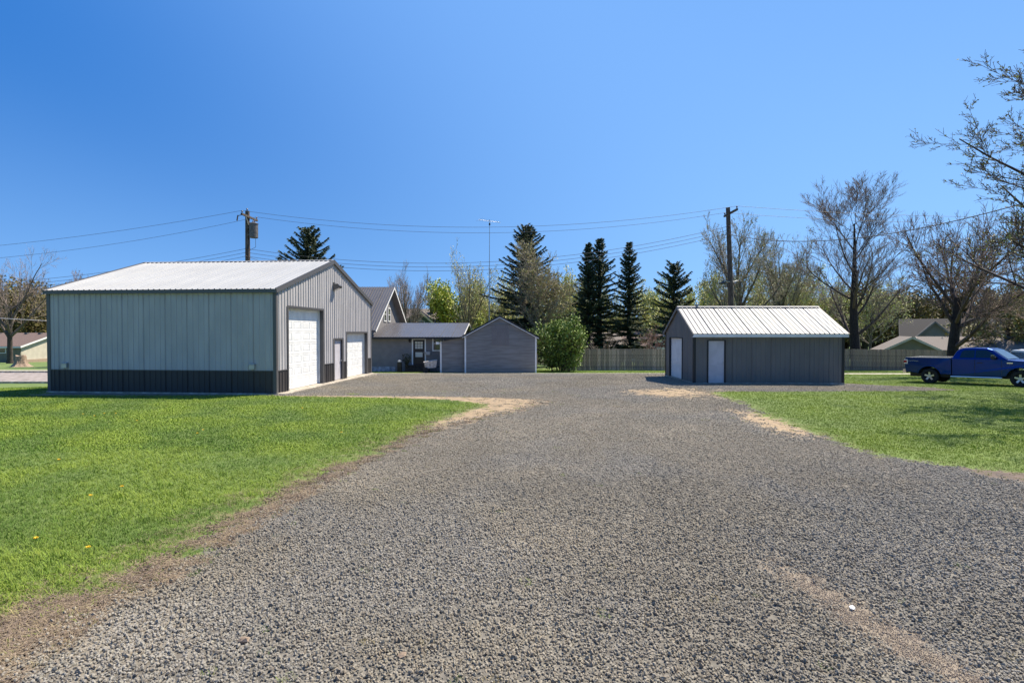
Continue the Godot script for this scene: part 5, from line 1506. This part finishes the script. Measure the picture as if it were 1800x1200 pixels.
func strip(x0: float, x1: float, d0: float, d1: float, lift: float) -> Buf:
	var b := Buf.new(); var x := x0
	while x < x1 - 0.01:
		var xe := minf(x + 1.5, x1); var d := d0
		while d < d1 - 0.01:
			var de := minf(d + 0.5, d1)
			b.face(onground(x, d, lift), onground(xe, d, lift), onground(xe, de, lift), onground(x, de, lift), Vector3.UP)
			d = de
		x = xe
	return b

func clump(sd: int, blades: int, rad: float, hmin: float, hmax: float, w: float, lay := 0.5) -> Buf:
	rng.seed = sd
	var b := Buf.new()
	for i in blades:
		var a := rng.randf() * TAU; var rr := rad * sqrt(rng.randf())
		var p := Vector3(cos(a) * rr, -0.005, sin(a) * rr)
		var a2 := rng.randf() * TAU
		var lean := Vector3(cos(a2), 0, sin(a2)) * rng.randf_range(0.15, 1.0) * lay * 1.6
		var h := rng.randf_range(hmin, hmax)
		var m := p + (Vector3.UP + lean * 0.5).normalized() * h * 0.55
		var e := m + (Vector3.UP * 0.7 + lean * 1.5).normalized() * h * 0.5
		var sd2 := lean.cross(Vector3.UP).normalized() * w * 0.5
		var f := rng.randf_range(0.7, 1.3)
		b.col = Color(f * rng.randf_range(0.9, 1.15), f, f * rng.randf_range(0.8, 1.1))
		if rng.randf() < 0.06: b.col = Color(1.9, 1.3, 1.9)
		b.quad(p - sd2, p + sd2, m + sd2 * 0.8, m - sd2 * 0.8)
		b.tri(m - sd2 * 0.8, m + sd2 * 0.8, e)
	return b
func stones(sd: int, count: int, rad: float, s0: float, s1: float) -> Buf:
	rng.seed = sd
	var b := Buf.new()
	for i in count:
		var a := rng.randf() * TAU; var rr := rad * sqrt(rng.randf())
		var s := rng.randf_range(s0, s1)
		stone_at(b, Vector3(cos(a) * rr, s * rng.randf_range(0.1, 0.75), sin(a) * rr), s)
	return b
func stone_at(b: Buf, c: Vector3, s: float) -> void:
	var t := (1.0 + sqrt(5.0)) / 2.0
	var vs := [Vector3(-1, t, 0), Vector3(1, t, 0), Vector3(-1, -t, 0), Vector3(1, -t, 0), Vector3(0, -1, t), Vector3(0, 1, t), Vector3(0, -1, -t), Vector3(0, 1, -t), Vector3(t, 0, -1), Vector3(t, 0, 1), Vector3(-t, 0, -1), Vector3(-t, 0, 1)]
	var fs := [[0, 11, 5], [0, 5, 1], [0, 1, 7], [0, 7, 10], [0, 10, 11], [1, 5, 9], [5, 11, 4], [11, 10, 2], [10, 7, 6], [7, 1, 8], [3, 9, 4], [3, 4, 2], [3, 2, 6], [3, 6, 8], [3, 8, 9], [4, 9, 5], [2, 4, 11], [6, 2, 10], [8, 6, 7], [9, 8, 1]]
	var ba := Basis.from_euler(Vector3(rng.randf() * TAU, rng.randf() * TAU, rng.randf() * TAU)) * Basis.from_scale(Vector3(rng.randf_range(0.75, 1.25), rng.randf_range(0.5, 0.85), rng.randf_range(0.75, 1.2)))
	var pts := []
	for q in vs: pts.append(c + ba * (q / 1.9 * s * 0.5 * rng.randf_range(0.68, 1.28)))
	var f := rng.randf_range(0.5, 1.5)
	var w := rng.randf_range(-0.05, 0.09)
	b.col = Color(f * (1.0 + w), f, f * (1.0 - w))
	for q in fs: b.tri_face(pts[q[0]], pts[q[1]], pts[q[2]], (pts[q[0]] + pts[q[1]] + pts[q[2]]) / 3.0 - c)

func build_cover() -> void:
	# grass
	var near := [clump(31, 26, 0.08, 0.03, 0.075, 0.0045, 0.9), clump(32, 26, 0.085, 0.025, 0.065, 0.005, 1.1), clump(33, 22, 0.075, 0.035, 0.095, 0.0042, 0.7)]
	var farc := [clump(41, 24, 0.13, 0.03, 0.07, 0.009, 0.9), clump(42, 22, 0.13, 0.028, 0.075, 0.010, 1.1)]
	var sets := []
	for k in 5: sets.append([[], []])
	rng.seed = 900
	var d := 3.4
	while d < 47.0:
		var dens := clampf(330.0 * pow(5.0 / d, 1.25), 26.0, 420.0)
		var st := 1.0 / sqrt(dens)
		var half := d * 1.0 + 2.0
		var x := -half
		while x < half:
			var px := x + rng.randf_range(-0.5, 0.5) * st; var pd := d + rng.randf_range(-0.5, 0.5) * st
			x += st
			if px < -26 or px > 32: continue
			# not under the buildings
			if px > -19.0 and px < -7.8 and pd > 21.2 + (-9.18 - px) * 0.0875 and pd < 33.0: continue
			if px > 8.5 and px < 15.8 and pd > 25.5 and pd < 30.5: continue
			var kd := kind_at(px, pd)
			var keep := 1.0
			if kd == 1: keep = 0.22
			elif kd == 3: keep = 0.05
			elif kd == 6: keep = 0.8
			elif kd != 0: keep = 0.0 if kd != 2 else 0.004
			if rng.randf() > keep: continue
			var mo := mott_at(px, pd)
			var edge := 1.0 if kind_at(px + 0.35, pd) == 0 and kind_at(px - 0.35, pd) == 0 else 0.0
			var s := rng.randf_range(0.75, 1.2) * (0.72 + 0.5 * mo) * (1.0 if edge > 0.5 else 0.75) * (0.85 if px > 6 else 1.0) * (1.5 if rng.randf() < 0.06 else 1.0)
			var k := rng.randi() % 3 if d < 11.0 else 3 + rng.randi() % 2
			sets[k][0].append(Transform3D(Basis(Vector3.UP, rng.randf() * TAU).scaled(Vector3(s * 1.1, s * 0.85, s * 1.1)), onground(px, pd)))
			var f := rng.randf_range(0.8, 1.2)
			var c := Color(0.09, 0.168, 0.014).lerp(Color(0.215, 0.29, 0.03), clampf((mo - 0.5) * 2.7 + 0.5 + rng.randf_range(-0.35, 0.35), 0, 1))
			if px > 6: c = c.lerp(Color(0.22, 0.27, 0.03), 0.4)
			if edge < 0.5 and rng.randf() < 0.5: c = Color(0.33, 0.27, 0.13)
			sets[k][1].append(Color(c.r * f, c.g * f, c.b * f))
		d += st
	var words := ["fine", "short", "taller", "coarse", "thick"]
	for k in 5:
		var mesh_: ArrayMesh = (near[k] if k < 3 else farc[k - 3]).mesh(M.grass)
		scatter("lawn_grass" if k == 0 else "lawn_grass_%03d" % k, mesh_, sets[k][0], sets[k][1], "%s green lawn grass growing on both sides of the gravel driveway" % words[k], "grass")
	# gravel
	var gs := [stones(51, 16, 0.075, 0.014, 0.031), stones(52, 16, 0.075, 0.013, 0.029), stones(53, 14, 0.075, 0.015, 0.036), stones(54, 18, 0.08, 0.012, 0.028)]
	var gf := [stones(55, 20, 0.13, 0.02, 0.042), stones(56, 20, 0.13, 0.018, 0.038)]
	var gsets := []
	for k in 6: gsets.append([[], []])
	rng.seed = 950
	d = 3.2
	while d < 38.2:
		var dens := clampf(190.0 if d < 12.0 else 80.0 * pow(11.0 / d, 0.5), 30.0, 220.0)
		var st := 1.0 / sqrt(dens)
		var half := d * 0.98 + 1.5
		var x := -half
		while x < half:
			var px := x + rng.randf_range(-0.5, 0.5) * st; var pd := d + rng.randf_range(-0.5, 0.5) * st
			x += st
			if px < -9.5 or px > 20: continue
			var kd := kind_at(px, pd)
			var keep := 0.0
			if kd == 2: keep = 1.0
			elif kd == 1: keep = 0.16
			elif kd == 3: keep = 0.22
			elif kd == 5: keep = 0.12
			elif kd == 6: keep = 0.5
			if rng.randf() > keep: continue
			var k := rng.randi() % 4 if d < 12.0 else 4 + rng.randi() % 2
			var s := rng.randf_range(0.85, 1.15) if kd == 2 else rng.randf_range(0.4, 0.8)
			gsets[k][0].append(Transform3D(Basis(Vector3.UP, rng.randf() * TAU).scaled(Vector3(s, s * lerpf(1.0, 0.62, smoothstep(5.0, 14.0, d)), s)), onground(px, pd, -0.004)))
			var mo := mott_at(px, pd)
			var f := rng.randf_range(0.85, 1.15) * (0.84 + 0.32 * mo)
			var wm := clampf((mott_at(px * 0.6 + 3.0, pd * 0.6 + 9.0) - 0.45) * 0.5, -0.03, 0.06)
			gsets[k][1].append(Color(0.236 * f * (1.0 + wm * 0.5), 0.214 * f, 0.176 * f * (1.0 - wm)))
		d += st
	for k in 6:
		var mesh_: ArrayMesh = (gs[k] if k < 4 else gf[k - 4]).mesh(M.stone)
		scatter("gravel" if k == 0 else "gravel_%03d" % k, mesh_, gsets[k][0], gsets[k][1], "loose crushed grey stone covering the driveway", "gravel")
	# dry straw along the edge
	rng.seed = 970
	var sb := Buf.new()
	for i in 9:
		var a := rng.randf() * TAU; var L := rng.randf_range(0.06, 0.16)
		var p := Vector3(rng.randf_range(-0.07, 0.07), rng.randf_range(0.004, 0.02), rng.randf_range(-0.07, 0.07))
		var dv := Vector3(cos(a), rng.randf_range(-0.02, 0.18), sin(a)) * L
		var w := dv.cross(Vector3.UP).normalized() * 0.0018
		var f := rng.randf_range(0.7, 1.3); sb.col = Color(f, f, f)
		sb.quad(p - w, p + w, p + dv + w * 0.4, p + dv - w * 0.4)
	var tf := []; var cs := []
	for i in 6500:
		var pd := 3.4 + 17.0 * pow(rng.randf(), 1.6)
		var lo := pl(pd, GL) - 0.5; var hi := pl(pd, DL) + 0.15
		var px := rng.randf_range(lo, hi)
		if kind_at(px, pd) != 1 and rng.randf() > 0.15: continue
		tf.append(Transform3D(Basis(Vector3.UP, rng.randf() * TAU), onground(px, pd, 0.003)))
		cs.append(Color(0.34, 0.26, 0.16).lerp(Color(0.16, 0.11, 0.075), rng.randf()))
	scatter("dry_straw", sb.mesh(M.straw), tf, cs, "dry straw and dead grass along the dirt edge of the driveway", "straw")
	# soil crumbs
	var cb := stones(61, 7, 0.1, 0.008, 0.03)
	tf = []; cs = []
	for i in 8000:
		var pd := 3.4 + 18.0 * pow(rng.randf(), 1.5)
		var px := rng.randf_range(pl(pd, GL) - 0.1, pl(pd, DL) + 0.1)
		if kind_at(px, pd) != 1: continue
		tf.append(Transform3D(Basis(Vector3.UP, rng.randf() * TAU), onground(px, pd, -0.003)))
		cs.append(Color(0.13, 0.095, 0.07) * rng.randf_range(0.5, 1.4))
	var grit := stones(62, 26, 0.11, 0.004, 0.012)
	var gt := []; var gc := []
	for i in 9000:
		var pd := 3.4 + 19.0 * pow(rng.randf(), 1.3)
		var px := rng.randf_range(-4.0, 9.0) if rng.randf() < 0.6 else pl(pd, TRACK) + rng.randf_range(-0.3, 0.3)
		var kd := kind_at(px, pd)
		if kd != 5 and kd != 3: continue
		gt.append(Transform3D(Basis(Vector3.UP, rng.randf() * TAU), onground(px, pd, -0.001)))
		gc.append(Color(0.34, 0.27, 0.20) * rng.randf_range(0.75, 1.25))
	scatter("sandy_grit", grit.mesh(M.stone), gt, gc, "tan sandy grit on the bare patches of the driveway", "grit")
	scatter("soil_crumbs", cb.mesh(M.stone), tf, cs, "brown soil crumbs along the bare edge of the driveway", "soil")

func build_small() -> void:
	# dandelions
	var spots := [[-12.37, 15.52], [-11.81, 15.22], [-11.85, 15.64], [-11.52, 15.64], [-8.42, 10.0], [-7.47, 13.02], [-7.36, 12.6], [-5.98, 8.24], [-6.12, 7.8], [-5.48, 6.18], [-4.66, 5.9], [-4.02, 12.72], [-10.02, 14.38], [-6.53, 16.76]]
	rng.seed = 31
	for s in spots:
		var t := thing("dandelion", "yellow dandelion flower in the lawn beside the steel garage", "flower", onground(s[0], s[1]), rng.randf() * TAU, "dandelions in the lawn")
		var st := Buf.new(); st.col = Color(0.15, 0.22, 0.05); st.tube(Vector3.ZERO, Vector3(0.01, 0.075, 0), 0.003, 0.003, 4)
		mi("stem", st, M.leaf, t)
		var hd := Buf.new()
		for k in 22:
			var a := TAU * k / 22; var up := 0.2 + 0.6 * (k % 3) / 2.0
			var dv := Vector3(cos(a), up, sin(a)).normalized() * 0.026
			var w := dv.cross(Vector3.UP).normalized() * 0.005
			hd.col = Color(0.75, 0.48, 0.015)
			hd.quad(Vector3(0.01, 0.075, 0) - w * 0.4, Vector3(0.01, 0.075, 0) + w * 0.4, Vector3(0.01, 0.078, 0) + dv + w, Vector3(0.01, 0.078, 0) + dv - w)
		mi("flower_head", hd, M.leaf, t)
	# pale loose stones
	var places := [[-2.12, 4.22, 0.07, "pale tan loose stone lying alone in the gravel near the dirt edge"], [-0.83, 4.02, 0.055, "small pinkish loose stone lying in the middle of the gravel"], [3.0, 4.72, 0.05, "white stone chip lying on the bare dirt track"]]
	for q in places:
		var b := Buf.new(); stone_at(b, Vector3(0, q[2] * 0.25, 0), q[2])
		for i in b.c.size(): b.c[i] = Color(1, 1, 1)
		var o := mi(numbered("loose_stone"), b, M.rock_tan if q[2] > 0.052 else M.white_trim, self)
		o.position = onground(q[0], q[1], 0.012); o.scale = Vector3(1.3, 0.7, 1.3)
		tag(o, q[3], "stone")
	# stump and boulders by the far house
	var sx := -54.6; var sd := 60.0
	var t := thing("tree_stump", "big pale tree stump with flaring roots across the street", "stump", onground(sx, sd))
	rng.seed = 44
	var b := Buf.new(); var N := 22
	var rings := [[0.0, 0.95], [0.15, 0.75], [0.4, 0.58], [0.8, 0.5], [1.2, 0.48], [1.3, 0.46]]
	var grid := []
	for r in rings:
		var row := []
		for i in N + 1:
			var a := TAU * (i % N) / N
			var fl := 1.0 + (0.35 * maxf(0.0, sin(a * 5.0 + 0.7)) * maxf(0.0, 0.9 - r[0]))
			row.append(Vector3(cos(a) * r[1] * fl, r[0] + (0.08 * sin(a * 3.0) if r[0] > 1.1 else 0.0) - 0.05, sin(a) * r[1] * fl))
		grid.append(row)
	for j in rings.size() - 1:
		for i in N: b.face(grid[j][i], grid[j][i + 1], grid[j + 1][i + 1], grid[j + 1][i], grid[j][i] - Vector3(0, grid[j][i].y, 0))
	mi("wood", b, M.stump_wood, t)
	var tp := Buf.new()
	for i in N: tp.tri_face(Vector3(0, 1.22, 0), grid[5][i], grid[5][i + 1], Vector3.UP)
	mi("cut_top", tp, M.stump_wood, t)
	var bs := [[-54.0, 65.0, 1.5, "tall pale boulder beside the tan house wall"], [-52.3, 64.0, 0.9, "low pale boulder between the stump and the tan house"]]
	for q in bs:
		var rb := Buf.new(); stone_at(rb, Vector3(0, q[2] * 0.3, 0), q[2])
		for i in rb.c.size(): rb.c[i] = Color(1, 1, 1)
		var o := mi(numbered("boulder"), rb, M.rock_tan, self)
		o.position = onground(q[0], q[1]); tag(o, q[3], "boulder")

# clear blue sky: deep overhead, paler to the horizon and towards the sun
func clear_sky(to_sun: Vector3, exposure: float) -> ImageTexture:
	var w := 512; var h := 256
	var im := Image.create(w, h, false, Image.FORMAT_RGBF)
	for j in h:
		var el := (0.5 - (j + 0.5) / h) * PI
		var y := maxf(sin(el), 0.0)
		var t := pow(1.0 - y, 4.0)
		var base := Color(0.002, 0.155, 0.60).lerp(Color(0.29, 0.60, 1.08), t)
		for i in w:
			var az := (i + 0.5) / w * TAU
			var dir := Vector3(sin(az) * cos(el), sin(el), -cos(az) * cos(el))
			var g := smoothstep(0.2, 0.78, dir.dot(to_sun))
			var c := base + Color(0.19, 0.285, 0.36) * g
			im.set_pixel(i, j, Color(c.r / exposure, c.g / exposure, c.b / exposure))
	return ImageTexture.create_from_image(im)

func _ready() -> void:
	# camera, sky, sun, exposure
	var cam := Camera3D.new(); cam.name = "camera"; add_child(cam)
	cam.position = Vector3(0, EYE, 0)
	cam.rotation.x = deg_to_rad(-1.025)
	cam.fov = 64.55
	cam.near = 0.05; cam.far = 4000.0
	var env := Environment.new()
	env.background_mode = Environment.BG_SKY
	var sky := Sky.new()
	var sm := PanoramaSkyMaterial.new()
	sm.panorama = clear_sky(Vector3(0.5, 1.0, -0.35).normalized(), 1.9)
	sky.sky_material = sm
	env.sky = sky
	env.tonemap_mode = Environment.TONE_MAPPER_LINEAR
	env.tonemap_exposure = 1.9
	env.sdfgi_enabled = true; env.ssao_enabled = true; env.ssil_enabled = true
	var we := WorldEnvironment.new(); we.name = "world_environment"; we.environment = env; add_child(we)
	var sun := DirectionalLight3D.new(); sun.name = "sun"; add_child(sun)
	sun.look_at_from_position(Vector3.ZERO, Vector3(-0.5, -1.0, 0.35))
	sun.light_energy = 1.6; sun.light_color = Color(1.0, 0.955, 0.88); sun.light_angular_distance = 0.5; sun.shadow_enabled = true
	var t0 := Time.get_ticks_msec()
	make_materials()
	build_ground()
	print("ground ", Time.get_ticks_msec() - t0)
	build_garage()
	build_shed()
	build_old_shed()
	build_house()
	build_far_houses()
	build_fence("weathered grey board fence between the green shrub and the storage shed", 4.2, 13.6, 46.0, Color(0.66, 0.48, 0.39), 0.0)
	build_fence("browner board fence running from the storage shed to the pickup", 27.6, 39.5, 46.0, Color(0.47, 0.33, 0.25), 0.15)
	print("buildings ", Time.get_ticks_msec() - t0)
	build_trees()
	print("trees ", Time.get_ticks_msec() - t0)
	build_poles()
	build_truck()
	build_suv()
	build_small()
	build_cover()
	print("all ", Time.get_ticks_msec() - t0)
